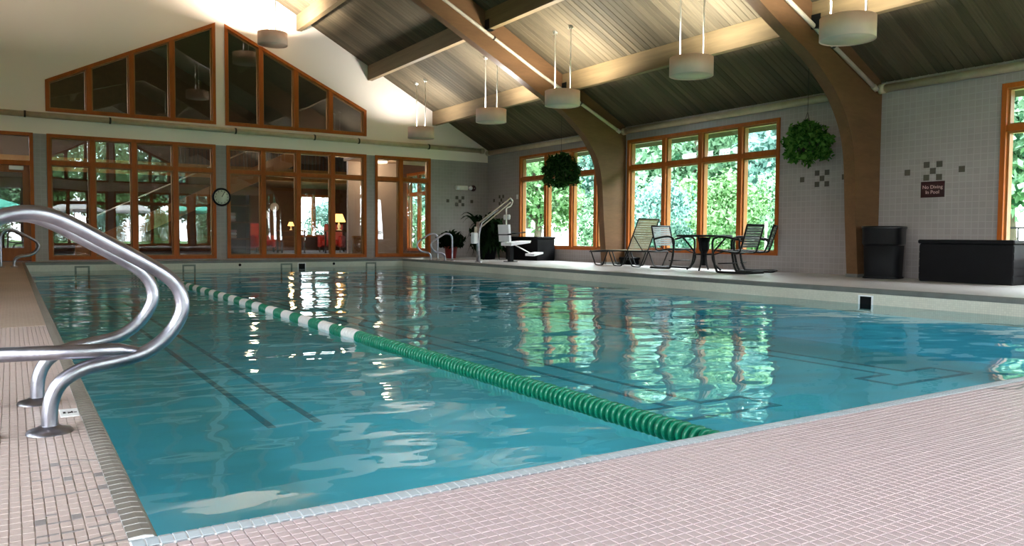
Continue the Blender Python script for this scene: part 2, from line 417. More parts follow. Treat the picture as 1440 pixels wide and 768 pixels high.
for a, b in [((195, 295), (310, 280)), ((385, 258), (505, 240)), ((390, 215), (630, 215)), ((205, 355), (385, 330)), ((470, 310), (590, 290)),
             ((215, 470), (625, 400)), ((600, 515), (660, 505)), ((290, 575), (365, 565)), ((305, 630), (455, 605)), ((550, 585), (690, 565)),
             ((235, 715), (380, 690)), ((395, 685), (540, 660)), ((570, 650), (780, 610)), ((235, 758), (480, 722)), ((500, 750), (730, 690)), ((600, 765), (835, 722))]:
    (xa, ya), (xb, yb) = side_idx(*a), side_idx(*b); w = 0.004
    MB().prism([(xa, ya - w), (xb, yb - w), (xb, yb + w), (xa, ya + w)], 'z', -0.001, 0.0008).build('depth_marker_strip', M_TDARK, floor)
for xa, ya, xb, yb in [(3.47, 1.69, 3.56, 1.62), (3.56, 1.62, 3.70, 1.64), (3.62, 1.66, 3.80, 1.66), (3.70, 1.64, 3.86, 1.58), (3.5, 1.66, 3.62, 1.66)]:
    dx, dy = xb - xa, yb - ya; L = math.hypot(dx, dy); nx, ny = -dy / L * 0.007, dx / L * 0.007
    MB().prism([(xa - nx, ya - ny), (xb - nx, yb - ny), (xb + nx, yb + ny), (xa + nx, ya + ny)], 'z', -0.001, 0.0008).build('depth_marker_strip', M_TDARK, floor)
# small white depth plaque
pq = MB().box(0.132, 0.190, 3.07, 3.20, -0.002, 0.003, 0.001).build('depth_plaque', M_WHITE, floor)
MB().box(0.142, 0.150, 3.12, 3.15, 0.003, 0.0036).box(0.157, 0.160, 3.115, 3.145, 0.003, 0.0036).box(0.161, 0.166, 3.12, 3.14, 0.003, 0.0036).box(0.167, 0.172, 3.12, 3.15, 0.003, 0.0036).box(0.174, 0.184, 3.125, 3.135, 0.003, 0.0036).build('plaque_print', M_BLACK, pq)

# ---- coping
cop = struct('trim_1', 'rounded blue grey coping tiles along the pool edges')
PROF = [(0.0, -0.004), (0.0, 0.004), (0.030, 0.006), (0.048, 0.003), (0.058, -0.010), (0.060, -0.035), (0.060, -0.06)]
def cope_piece(mb, along, p0, p1, base, sign):
    # along 'x': pieces run along x, profile goes +y*sign from base ; along 'y' likewise
    n = len(PROF); v = []
    for p in (p0, p1):
        for a, z in PROF:
            v.append((p, base + sign * a, z) if along == 'x' else (base + sign * a, p, z))
    f = [(i, i + 1, n + i + 1, n + i) for i in range(n - 1)] + [tuple(range(n)), tuple(range(2 * n - 1, n - 1, -1))]
    return mb.add(v, f)
def cope_run(along, a0, a1, base, sign, pitch, mat, nparts, gname, grout, gap=0.0020):
    n = int((a1 - a0) / pitch); rest = MB(); me = None
    for k in range(n):
        p0 = a0 + k * pitch + gap; p1 = a0 + (k + 1) * pitch - gap
        if k < nparts:
            if me is None:
                o = cope_piece(MB(), along, 0, p1 - p0, base, sign).build('coping_tile', mat, cop); me = o.data
                bpy.data.objects.remove(o)
            link('coping_tile', me, cop, (p0, 0, 0) if along == 'x' else (0, p0, 0))
        else: cope_piece(rest, along, p0, p1, base, sign)
    if rest.v:
        r = rest.build(gname, mat, cop); r['kind'] = 'stuff'
    bed = cope_piece(MB(), along, a0, a1, base, sign); lo = -0.0013
    bed.v = [(x, y - sign * 0.0012 * (abs(y - base) > 0.04), z + lo) if along == 'x' else (x - sign * 0.0012 * (abs(x - base) > 0.04), y, z + lo) for x, y, z in bed.v]
    bed.build('coping_bed', grout, cop)
    q0, q1 = sorted((base, base + sign * 0.055)); m = MB()
    (m.box(a0, a1, q0, q1, -0.30, -0.02) if along == 'x' else m.box(q0, q1, a0, a1, -0.30, -0.02)).build('coping_base', grout, cop)
M_GROUTW = plain('white grout', (0.74, 0.74, 0.76), 0.8, var=0.06)
cope_run('x', PX0 - 0.028, PX1 + BW, PY0 - BW, 1, TX, M_COPE, 165, 'coping_run', M_GROUTW)
cope_run('y', PY0, PY1, PX0 - 0.028, 1, 0.040, M_COPEL, 90, 'side_coping_run', M_GROUTW, 0.0035)
cope_run('y', PY0, PY1, PX1 + BW, -1, 0.026, M_COPED, 0, 'right_coping_run', M_COPED)
cope_run('x', PX0 - 0.028, PX1 + BW, PY1 + BW, -1, 0.05, M_COPED, 0, 'far_coping_run', M_COPED)

# ---- basin
basin = struct('pool_basin', 'tiled swimming pool basin with turquoise floor')
MB().box(PX0 - 0.1, PX1 + 0.1, PY0 - 0.1, PY1 + 0.1, PFLOOR - 0.15, PFLOOR).build('basin_floor', M_POOLF, basin)
for nm, b in (('left', (PX0 - 0.25, PX0 + 0.025, PY0 - 0.2, PY1 + 0.2)), ('right', (PX1, PX1 + 0.25, PY0 - 0.2, PY1 + 0.2)),
              ('near', (PX0, PX1, PY0 - 0.25, PY0 - 0.005)), ('far', (PX0, PX1, PY1, PY1 + 0.25))):
    mt = M_POOLW if nm in ('right', 'left') else tiles('pool wall tile ' + nm, (0.62, 0.60, 0.51), (0.54, 0.52, 0.46), (0.025, 0.025), (0, 2), 0.08, 0.05, 0.3)
    MB().box(*b, -0.31, -0.062).build('basin_wall_band', mt, basin)
    MB().box(*b, PFLOOR, -0.31).build('basin_wall', M_POOLF, basin)
for cx in (1.72, 4.67, 7.66):       # outlined lane markers on the floor with a T at the near end
    for s in (-0.17, 0.17):
        MB().box(cx + s - 0.028, cx + s + 0.028, 4.66 if cx > 2 else 5.6, 17.6, PFLOOR, PFLOOR + 0.004).build('lane_line', M_PLINE, basin)
    if cx < 2: continue
    m = MB().box(cx - 0.67, cx + 0.67, 4.20, 4.26, PFLOOR, PFLOOR + 0.004)
    for s in (-1, 1):
        m.box(cx + s * 0.64 - 0.03, cx + s * 0.64 + 0.03, 4.26, 4.60, PFLOOR, PFLOOR + 0.004)
        a, b = sorted((cx + s * 0.67, cx + s * 0.142)); m.box(a, b, 4.60, 4.66, PFLOOR, PFLOOR + 0.004)
    m.build('lane_line_end', M_PLINE, basin)
for x in (1.33, 3.57, 5.90, 8.19):  # dark tile frames on the far pool wall
    y = PY1 - 0.006
    MB().box(x - 0.15, x - 0.11, y, PY1, -0.6, -0.09).box(x + 0.11, x + 0.15, y, PY1, -0.6, -0.09).box(x - 0.11, x + 0.11, y, PY1, -0.13, -0.09).build('wall_target', M_MARK, basin)
for x in (4.75, 7.15): MB().lathe([(0.0, 0), (0.03, 0), (0.035, 0.01)], (x, PY1 - 0.012, -0.115), 12, 'y').build('inlet_fitting', M_BLACK, basin)
sk = MB().box(6.21, 6.38, PY1 - 0.005, PY1 - 0.001, -0.25, -0.10).build('skimmer_opening', M_BLACK, basin)
MB().box(6.19, 6.21, PY1 - 0.01, PY1, -0.27, -0.08).box(6.38, 6.40, PY1 - 0.01, PY1, -0.27, -0.08).box(6.21, 6.38, PY1 - 0.01, PY1, -0.10, -0.08).build('skimmer_frame', M_WHITE, sk)
sk = MB().box(PX1 - 0.004, PX1 - 0.001, 5.86, 6.02, -0.26, -0.10).build('skimmer_opening', M_BLACK, basin)
MB().box(PX1 - 0.012, PX1, 6.02, 6.04, -0.27, -0.085).box(PX1 - 0.012, PX1, 5.84, 5.86, -0.27, -0.085).box(PX1 - 0.012, PX1, 5.86, 6.02, -0.10, -0.085).build('skimmer_frame', M_WHITE, sk)
wat = MB().add([(PX0 + 0.02, PY0 - 0.01, WATER), (PX1, PY0 - 0.01, WATER), (PX1, PY1, WATER), (PX0 + 0.02, PY1, WATER)], [(0, 1, 2, 3)]).build('pool_water', M_WATER)
tag(wat, 'rippled turquoise water filling the indoor pool', 'water', kind='stuff')

# ---- walls (columns of prisms around openings)
def wall(name, label, mat, L, top, openings, loc, rz, thick=0.22, extra=()):
    root = struct(name, label, loc, rz); br = sorted({0, L, *extra, *[o[0] for o in openings], *[o[1] for o in openings]}); mb = MB()
    for a, b in zip(br, br[1:]):
        ops = sorted([o for o in openings if o[0] <= a + 1e-6 and o[1] >= b - 1e-6], key=lambda o: o[2])
        zl, zr = -0.2, -0.2
        def tz(o, u): return o[3] + (o[4] - o[3]) * (u - o[0]) / (o[1] - o[0])
        for o in ops:
            if o[2] > max(zl, zr) + 1e-5: mb.prism([(a, zl), (b, zr), (b, o[2]), (a, o[2])], 'y', 0, thick)
            zl, zr = tz(o, a), tz(o, b)
        mb.prism([(a, zl), (b, zr), (b, top(b)), (a, top(a))], 'y', 0, thick)
    w = mb.build(name.replace('wall_', '') + '_masonry', mat, root)
    return root
def gtop(x): return deck_z(x) + 0.02
FAR_OP = [(-0.75, 0.46, 0.0, 2.87, 2.87), (0.72, 4.35, 0.03, 2.87, 2.87), (4.61, 8.34, 0.03, 2.87, 2.87), (8.60, 10.32, 0.03, 2.87, 2.87),
          (0.71, 4.37, 3.37, 4.07, 5.88), (4.59, 8.345, 3.37, 5.88, 4.08)]
def sh(ops, f): return [tuple(f(o)) for o in ops]
wall('wall_far', 'white gable wall over grey tile with lounge windows', M_WALLF, RX - LX, lambda u: gtop(u + LX), sh(FAR_OP, lambda o: (o[0] - LX, o[1] - LX, *o[2:])), (LX, YF, 0), 0, extra=(RIDGE - LX,))
nearw = wall('wall_near', 'white gable wall with patio windows', M_WALLF, RX - LX, lambda u: gtop(RX - u), sh(FAR_OP, lambda o: (RX - o[1], RX - o[0], o[2], o[4], o[3])), (RX, YN, 0), math.pi, extra=(RX - RIDGE,))
SIDE_OP = [(14.50, 18.80), (9.83, 14.16), (1.60, 5.90), (-4.3, 0.9)]
wall('wall_right', 'grey square tiled side wall with large wooden windows', M_WALLR, YF - YN, lambda u: deck_z(RX) + 0.02, [(YF - b, YF - a, 0.30, 2.90, 2.90) for a, b in SIDE_OP], (RX, YF, 0), -math.pi / 2)
wall('wall_left', 'grey tiled wall with large windows opposite the pool lift side', M_WALLR, YF - YN, lambda u: deck_z(LX) + 0.02, [(a - YN, b - YN, 0.30, 2.90, 2.90) for a, b in SIDE_OP[2:]], (LX, YN, 0), math.pi / 2)

# accent tiles on the walls (proud of the field tiles)
wr = bpy.data.objects['wall_right']; wf = bpy.data.objects['wall_far']
T = 0.1016
acc = MB().box(0.004, T - 0.004, -0.006, 0.0, 0.004, T - 0.004, 0.002).build('accent_tile', M_DECO, wr).data
bpy.data.objects.remove(bpy.data.objects['accent_tile'])
for cy in (6.90, 8.905, 19.80):     # on the side wall, local x = YF - y
    u = YF - cy
    for du, dz in ((-1, 1), (1, 1), (0, 0), (-1, -1), (1, -1), (-4.1, 0), (4.4, 0)):
        link('accent_tile', acc, wr, (u + du * T - T / 2, 0, 1.705 + dz * T - T / 2))
for du, dz in ((-1, 1), (1, 1), (0, 0), (-1, -1), (1, -1), (-4, 0), (4, 0)):
    link('accent_tile', acc, wf, (11.30 - LX + du * T - T / 2, 0, 1.67 + dz * T - T / 2))

# ---- roof: slab, boards, purlins, arches
ceil = struct('ceiling', 'sloping plank ceiling of grey brown boards between timber arches')
Y0R, Y1R = YN - 0.22, YF + 0.22
th = 0.20
def slope_poly(sgn):
    xe = RX + 0.8 if sgn > 0 else LX - 0.8
    return [(RIDGE, deck_z(RIDGE) + 0.03), (xe, deck_z(xe) + 0.03), (xe, deck_z(xe) + 0.03 + th), (RIDGE, deck_z(RIDGE) + 0.03 + th)]
MB().prism(slope_poly(1), 'y', Y0R, 33.0).build('roof_deck', M_ROOF, ceil)
MB().prism(slope_poly(-1)[::-1], 'y', Y0R, 33.0).build('roof_deck', M_ROOF, ceil)
pitch = 0.14
def board_mesh(sgn):
    xe = RX if sgn > 0 else LX
    a = [(RIDGE, deck_z(RIDGE)), (xe, deck_z(xe))]; c = 0.010
    v = []
    for x, z in a:   # cross-section with chamfered lower edges
        for y, dz in ((0.001, 0.03), (0.001, c), (c, 0.0), (pitch - c, 0.0), (pitch - 0.001, c), (pitch - 0.001, 0.03)): v.append((x, y, z + dz))
    f = [(i, i + 1, 7 + i, 6 + i) for i in range(5)] + [(0, 1, 2, 3, 4, 5), (11, 10, 9, 8, 7, 6)]
    return MB().add(v, f)
for sgn in (1, -1):
    o = board_mesh(sgn).build('ceiling_board', M_BOARD, ceil); me = o.data; bpy.data.objects.remove(o)
    n = int((YF - YN) / pitch) + 1
    if sgn > 0:
        for k in range(n): link('ceiling_board', me, ceil, (0, YF - (k + 1) * pitch, random.uniform(0, 0.003)))
    else:
        big = MB()
        for k in range(n):
            vs = [(v.co.x, v.co.y + YF - (k + 1) * pitch, v.co.z) for v in me.vertices]; big.add(vs, [tuple(p.vertices) for p in me.polygons])
        b = big.build('opposite_slope_boards', M_BOARD, ceil); b['kind'] = 'stuff'

INTR = [(11.71, 0.0), (11.61, 1.04), (11.54, 1.91), (11.40, 2.41), (11.10, 2.86), (10.76, 3.17), (10.37, 3.45), (9.68, 3.80), (9.0, 4.17), (7.79, 4.80), (6.75, 5.34), (5.5, 6.0), (RIDGE, 6.56)]
EXTR = [(12.25, 0.0), (12.25, 1.04), (12.25, 1.91), (12.25, 2.41), (12.25, 2.9), (12.2, None), (11.6, None), (10.6, None), (9.55, None), (8.2, None), (7.1, None), (5.7, None), (RIDGE, None)]
EXTR = [(x, z if z is not None else deck_z(x) - 0.004) for x, z in EXTR]
ii = spline([(x, 0, z) for x, z in INTR], 4); ee = spline([(x, 0, z) for x, z in EXTR], 4)
ii = [(p.x, p.z) for p in ii]; ee = [(min(p.x, 12.25), min(p.z, deck_z(min(p.x, 12.25)) - 0.003)) for p in ee]
mir = lambda L: [(2 * RIDGE - x, z * (1 + (deck_z(2 * RIDGE - x) / deck_z(x) - 1) * min(1, z / 2.0))) for x, z in L]
fi = mir(ii)[:-1] + ii[::-1]; fe = mir(ee)[:-1] + ee[::-1]
AL = ['curved laminated timber arch behind the chaise lounge, first from the gable wall',
      'curved laminated timber arch rising behind the black trash bin, second from the gable wall',
      'curved laminated timber arch, third from the lounge gable wall']
for k, (y0, y1) in enumerate(ARCH_Y):
    a = thing('timber_arch', AL[k], 'beam', (RIDGE, y0, 0), group='laminated timber arches')
    mb = MB().strip([(x - RIDGE, z) for x, z in fi], [(x - RIDGE, z) for x, z in fe], 0, y1 - y0)
    mb.build('arch_rib', M_ARCH, a)
    for s in (-1, 1):
        xa, xb = sorted((s * (11.69 - RIDGE), s * (12.255 - RIDGE)))
        MB().box(xa, xb, -0.006, y1 - y0 + 0.006, 0.0, 0.05).build('base_shoe', M_COPED, a)
BAYS = [(14.43, YF, 'between the gable wall and the first arch'), (7.99, 14.23, 'between the first and second arch'), (1.55, 7.79, 'between the second and third arch'), (YN, 1.35, 'between the third arch and the patio wall')]
ROWS = [(6.41, 'upper row, window side'), (8.39, 'middle row, window side'), (10.38, 'lower row, window side'), (2.45, 'upper row, opposite slope'), (0.47, 'middle row, opposite slope'), (-1.52, 'lower row, opposite slope')]
for x, rn in ROWS:
    s = 1 if x > RIDGE else -1
    for y0, y1, bn in BAYS:
        p = thing('roof_purlin', 'timber roof purlin ' + bn + ', ' + rn, 'beam', (x, y0, deck_z(x) - 0.40), group='roof purlins')
        hi = 0.40
        MB().prism([(-0.0 * s, 0), (0.13 * s, 0), (0.13 * s, hi - 0.075), (0, hi - 0.004)], 'y', 0.001, y1 - y0 - 0.001).build('purlin_beam', M_PURLIN, p)
        if y1 < YF: MB().box(*sorted((-0.012 * s, -0.002 * s)), y1 - y0 - 0.16, y1 - y0, 0.0, 0.2).box(*sorted((-0.012 * s, 0.14 * s)), y1 - y0 - 0.16, y1 - y0, -0.012, -0.002).build('steel_hanger', M_BLACKM, p)

# ---- windows
def window(name, label, loc, rz, us, zs, tops=None, gl=M_GLASS, casing=0.075, depth=0.16, mull=0.055):
    """us: local column edges, zs: [bottom, (transom), top]; tops: (zl, zr) for a sloping head"""
    root = struct(name, label, loc, rz); u0, u1 = us[0], us[-1]; z0 = zs[0]
    zt = (lambda u: tops[0] + (tops[1] - tops[0]) * (u - u0) / (u1 - u0)) if tops else (lambda u: zs[-1])
    c = casing; p = -0.03
    sl = (zt(u1) - zt(u0)) / (u1 - u0); cz = c * math.sqrt(1 + sl * sl)
    fr = MB().box(u0, u0 + c, p, depth, z0, 0) if False else MB()
    fr.prism([(u0, z0), (u0 + c, z0), (u0 + c, zt(u0 + c)), (u0, zt(u0))], 'y', p, depth)
    fr.prism([(u1 - c, z0), (u1, z0), (u1, zt(u1)), (u1 - c, zt(u1 - c))], 'y', p, depth)
    fr.prism([(u0 + c, z0), (u1 - c, z0), (u1 - c, z0 + c), (u0 + c, z0 + c)], 'y', p, depth)
    fr.prism([(u0 + c, zt(u0 + c) - cz), (u1 - c, zt(u1 - c) - cz), (u1 - c, zt(u1 - c)), (u0 + c, zt(u0 + c))], 'y', p, depth)
    fr.build('window_frame', M_FRAME, root)
    for u in us[1:-1]:
        MB().prism([(u - mull, z0 + c), (u + mull, z0 + c), (u + mull, zt(u + mull) - cz), (u - mull, zt(u - mull) - cz)], 'y', p + 0.01, depth).build('mullion', M_FRAME, root)
    edges = []
    for k in range(len(us) - 1):
        edges.append((us[k] + (c if k == 0 else mull), us[k + 1] - (c if k == len(us) - 2 else mull)))
    zr = []
    if len(zs) == 3:
        for a, b in edges: MB().box(a, b, p + 0.015, depth, zs[1] - 0.045, zs[1] + 0.045).build('transom', M_FRAME, root)
        zr = [(z0 + c, zs[1] - 0.045), (zs[1] + 0.045, None)]
    else: zr = [(z0 + c, None)]
    for a, b in edges:
        for lo, hi in zr:
            ta, tb = (hi, hi) if hi else (zt(a) - cz, zt(b) - cz); s = 0.028; g0 = 0.07
            sm = MB()
            sm.prism([(a, lo), (a + s, lo), (a + s, ta + (tb - ta) * s / (b - a)), (a, ta)], 'y', 0.035, depth - 0.02)
            sm.prism([(b - s, lo), (b, lo), (b, tb), (b - s, tb - (tb - ta) * s / (b - a))], 'y', 0.035, depth - 0.02)
            sm.prism([(a + s, lo), (b - s, lo), (b - s, lo + s), (a + s, lo + s)], 'y', 0.035, depth - 0.02)
            da = (tb - ta) * s / (b - a)
            sm.prism([(a + s, ta + da - s), (b - s, tb - da - s), (b - s, tb - da), (a + s, ta + da)], 'y', 0.035, depth - 0.02)
            sash = sm.build('sash', M_SASH, root)
            MB().prism([(a + s * .8, lo + s * .8), (b - s * .8, lo + s * .8), (b - s * .8, tb - s * .8 - da), (a + s * .8, ta - s * .8 + da)], 'y', g0, g0 + 0.006).build('pane', gl, sash)
    return root
ZL = [0.03, 2.22, 2.87]
def farset(y, rz, mk, gl, labs, n0):
    X = lambda L: [mk(x) for x in L] if rz == 0 else [mk(x) for x in L[::-1]]
    tp = lambda a, b: (a, b) if rz == 0 else (b, a)
    o = (0, y, 0)
    window('window_%d' % n0, labs[0], o, rz, X([0.72, 1.62, 2.50, 3.41, 4.35]), ZL, gl=gl)
    window('window_%d' % (n0 + 1), labs[1], o, rz, X([4.61, 5.52, 6.44, 7.38, 8.34]), ZL, gl=gl)
    window('window_%d' % (n0 + 2), labs[2], o, rz, X([8.60, 9.39, 10.32]), ZL, gl=gl)
    window('window_%d' % (n0 + 3), labs[3], o, rz, X([0.71, 1.58, 2.47, 3.36, 4.37]), [3.37, 5], tp(4.07, 5.88), gl=gl)
    window('window_%d' % (n0 + 4), labs[4], o, rz, X([4.59, 5.48, 6.39, 7.33, 8.345]), [3.37, 5], tp(5.88, 4.08), gl=gl)
farset(YF, 0, lambda x: x, M_GLASSF, ['wide wooden lounge window beside the glazed door, mirroring the patio', 'wide wooden lounge window with red armchairs visible behind', 'narrow two column wooden window beside the grey tile corner', 'sloping gable window rising toward the ridge above the glazed door side', 'sloping gable window falling toward the pool lift corner'], 1)
farset(YN, math.pi, lambda x: -x, M_GLASS, ['wide patio window of the near gable wall, door side', 'wide patio window of the near gable wall, middle', 'narrow patio window of the near gable wall', 'sloping patio gable window, door side', 'sloping patio gable window, far side'], 6)
SM = [[18.80, 17.52, 16.38, 15.36, 14.50], [14.16, 12.95, 11.86, 10.79, 9.83], [5.90, 4.75, 3.68, 2.62, 1.60], [0.9, -0.4, -1.7, -3.0, -4.3]]
SLB = ['tall wooden window behind the pool lift and black bench', 'tall wooden window behind the patio table and chairs', 'tall wooden window beside the black storage box', 'tall wooden window at the patio end of the tiled wall']
for k, ys in enumerate(SM):
    window('window_%d' % (11 + k), SLB[k], (RX, 0, 0), -math.pi / 2, [-y for y in ys], [0.30, 2.25, 2.90], casing=0.07)
    if k > 1: window('window_%d' % (13 + k), 'tall wooden window on the wall opposite the sign, %s end' % ('pool', 'patio')[k - 2], (LX, 0, 0), math.pi / 2, ys[::-1], [0.30, 2.25, 2.90], casing=0.07)
# window light portals (sampling guides for the sky light, they emit nothing themselves)
def portal(loc, rot, sx, sy):
    l = bpy.data.lights.new('window_portal', 'AREA'); l.shape = 'RECTANGLE'; l.size = sx; l.size_y = sy; l.cycles.is_portal = True
    o = bpy.data.objects.new('window_portal', l); COL.objects.link(o); o.location = loc; o.rotation_euler = rot
for ys in SM:
    c = (ys[0] + ys[-1]) / 2; w = ys[0] - ys[-1]
    portal((RX + 0.25, c, 1.6), (0, math.pi / 2, 0), 2.6, w); 0 if ys[0] > 6 else portal((LX - 0.25, c, 1.6), (0, -math.pi / 2, 0), 2.6, w)
portal((4.7, YN - 0.25, 2.9), (math.pi / 2, 0, 0), 9.6, 5.9)

# ---- glazed door in the far wall
d = struct('door_1', 'glazed wooden door with white closer beside the lounge window', (-0.75, YF, 0))
c = 0.075
MB().box(0, c, -0.03, 0.16, 0, 2.87).box(1.21 - c, 1.21, -0.03, 0.16, 0, 2.87).box(c, 1.21 - c, -0.03, 0.16, 2.87 - c, 2.87).box(c, 1.21 - c, -0.03, 0.16, 2.14, 2.24).build('door_frame', M_FRAME, d)
MB().prism([(c, 2.24), (1.21 - c, 2.24), (1.21 - c, 2.87 - c), (c, 2.87 - c)], 'y', 0.07, 0.076).build('pane', M_GLASSF, d)
lf = MB().box(c + .005, c + 0.14, 0.03, 0.08, 0.02, 2.13).box(1.21 - c - 0.14, 1.21 - c - .005, 0.03, 0.08, 0.02, 2.13).box(c + 0.14, 1.07 - c, 0.03, 0.08, 0.02, 0.30).box(c + 0.14, 1.07 - c, 0.03, 0.08, 1.98, 2.13).build('door_leaf', M_DOOR, d)
MB().box(c + 0.14, 1.07 - c, 0.05, 0.056, 0.30, 1.98).build('pane', M_GLASSF, lf)
MB().box(0.74, 1.02, -0.04, 0.03, 2.03, 2.12, 0.01).build('door_closer', M_WHITE, d)
MB().box(0.20, 0.23, -0.06, -0.03, 0.85, 1.15).box(0.20, 0.23, -0.03, 0.03, 0.87, 0.90).box(0.20, 0.23, -0.03, 0.03, 1.10, 1.13).build('door_handle', M_STEEL, d)

# ================================================================== OUTSIDE
GZ = -0.15
tag(MB().box(-90, LX - 0.22, -60, 90, GZ - 0.3, GZ).box(RX + 0.22, 90, -60, 90, GZ - 0.3, GZ).box(LX - 0.22, RX + 0.22, -60, YN - 0.22, GZ - 0.3, GZ).box(LX - 0.22, RX + 0.22, 33.2, 90, GZ - 0.3, GZ).build('ground', M_GRASS), 'green lawn outside the windows', kind='structure')
tag(MB().box(-6, 16, -13, YN - 0.23, GZ, GZ + 0.05).build('patio_paving', plain('grey blue patio', (0.17, 0.20, 0.25), 0.6, var=0.15)), 'pale patio paving outside the near gable wall', kind='structure')
tag(MB().box(17, 44, 20, 34, GZ, GZ + 0.05).build('parking_paving', M_PAVE), 'pale paving beyond the window by the pool lift', kind='structure')
def leaves(n, rad, size, c=(0, 0, 0), flat=0.55, shell=0.45):
    d = RNG.normal(size=(n, 3)); d /= np.linalg.norm(d, axis=1)[:, None]
    r = (shell + (1 - shell) * RNG.random(n) ** 0.5)[:, None]
    lump = (1 + 0.18 * np.sin(d[:, :1] * 7 + 1) * np.cos(d[:, 1:2] * 6) + 0.12 * np.sin(d[:, 2:] * 9))
    p = d * r * lump * np.array(rad) + np.array(c)
    a = RNG.normal(size=(n, 3)); a /= np.linalg.norm(a, axis=1)[:, None]
    b = np.cross(a, RNG.normal(size=(n, 3))); b /= np.linalg.norm(b, axis=1)[:, None]
    s = (size * (0.6 + 0.8 * RNG.random(n)))[:, None]
    v = np.stack([p - a * s, p + b * s * flat, p + a * s, p - b * s * flat], 1).reshape(-1, 3)
    f = np.arange(4 * n).reshape(-1, 4)
    return v.tolist(), f.tolist()
def foliage(name, mat, parent, specs):
    mb = MB()
    for sp in specs: mb.add(*leaves(*sp))
    o = mb.build(name, mat, parent); o['kind'] = 'stuff'; return o
def tree_proto(mat, h, r, n, leaf, trunk=True):
    t = thing('tree', 'x', 'tree', group='trees outside the pool hall')
    foliage('foliage', mat, t, [(n, (r, r, h * 0.42), leaf, (0, 0, h * 0.6), 0.55, 0.35), (n // 3, (r * .6, r * .6, h * .2), leaf, (r * .5, r * .3, h * .35), 0.55, 0.2), (n // 3, (r * .6, r * .6, h * .2), leaf, (-r * .4, -r * .5, h * .4), 0.55, 0.2)])
    tr = MB().tube(spline([(0, 0, 0), (0.05, 0.1, h * .25), (-0.1, 0, h * .55), (0.1, 0.1, h * .85)], 4), [0.2 - 0.011 * k for k in range(13)], 8)
    tr.tube(spline([(0, 0.05, h * .22), (-r * .4, -r * .35, h * .38), (-r * .8, -r * .7, h * .45)], 4), 0.07, 6)
    tr.tube(spline([(0, 0.02, h * .35), (r * .4, r * .2, h * .5), (r * .7, r * .5, h * .6)], 4), 0.06, 6); tr.build('trunk', M_BARK, t)
    return t
TP = [tree_proto(M_LEAFO, 7.5, 2.0, 5000, 0.135), tree_proto(M_LEAFT, 8.5, 2.1, 5000, 0.14), tree_proto(M_LEAFY, 7.0, 1.9, 5000, 0.13)]
KIND = ['mid green leafy tree', 'tall blue green leafy tree', 'yellow green leafy tree']
# (x, y, kind, scale, where)
TS = [(23, 17.2, 1, 1.05, 'just behind the shrubs outside the table window'), (23, 22.6, 0, 1.05, 'just behind the shrubs outside the table window'), (17.2, 25.2, 2, 0.85, 'leaning over the paving beyond the pool lift window'),
      (29, 20, 0, 1.15, 'behind the trees outside the table window'), (29, 25.8, 1, 1.15, 'behind the trees outside the table window'), (29, 31.6, 0, 1.15, 'right behind the concrete wall'), (29, 37.4, 1, 1.15, 'right behind the concrete wall'), (29, 43.2, 2, 1.15, 'right behind the concrete wall'),
      (36, 27, 2, 1.35, 'far behind the concrete wall'), (36, 34, 1, 1.35, 'far behind the concrete wall'), (36, 41, 0, 1.35, 'far behind the concrete wall'), (36, 48, 1, 1.35, 'far behind the concrete wall'),
      (23, 35.5, 1, 1.1, 'at the edge of the paving beyond the lift window'), (10.5, 39.5, 0, 1.0, 'outside the back window of the lounge'), (17.0, 37.5, 1, 0.9, 'outside the end window of the lounge'), (22.5, 3.8, 2, 1.0, 'behind the fence outside the storage box window'), (22.5, 9.0, 0, 1.0, 'behind the fence outside the storage box window'), (29, 6.5, 1, 1.2, 'far behind the fence'), (29, 13.5, 0, 1.2, 'far behind the fence'), (22.5, -2.5, 1, 1.0, 'outside the patio end of the tiled wall'),
      (-13, 17, 0, 1.0, 'on the lawn outside the opposite wall'), (-13, 10, 1, 1.0, 'on the lawn outside the opposite wall'), (-13, 3, 2, 1.0, 'on the lawn outside the opposite wall'),
      (-8, -24, 1, 1.1, 'beyond the patio umbrellas'), (-1, -24, 0, 1.1, 'beyond the patio umbrellas'), (6, -24, 2, 1.1, 'beyond the patio umbrellas'), (13, -24, 1, 1.1, 'at the far end beyond the patio'), (20, -20, 0, 1.0, 'at the far end beyond the patio')] + [(-16 + 9 * k, -36, k % 3, 1.8, 'towering far behind the patio trees') for k in range(5)]
used = set()
for x, y, k, s, w in TS:
    t = TP[k] if k not in used else copy_tree(TP[k]); used.add(k)
    place(t, (x, y, GZ), random.uniform(0, 6.28), KIND[k] + ' ' + w, s)
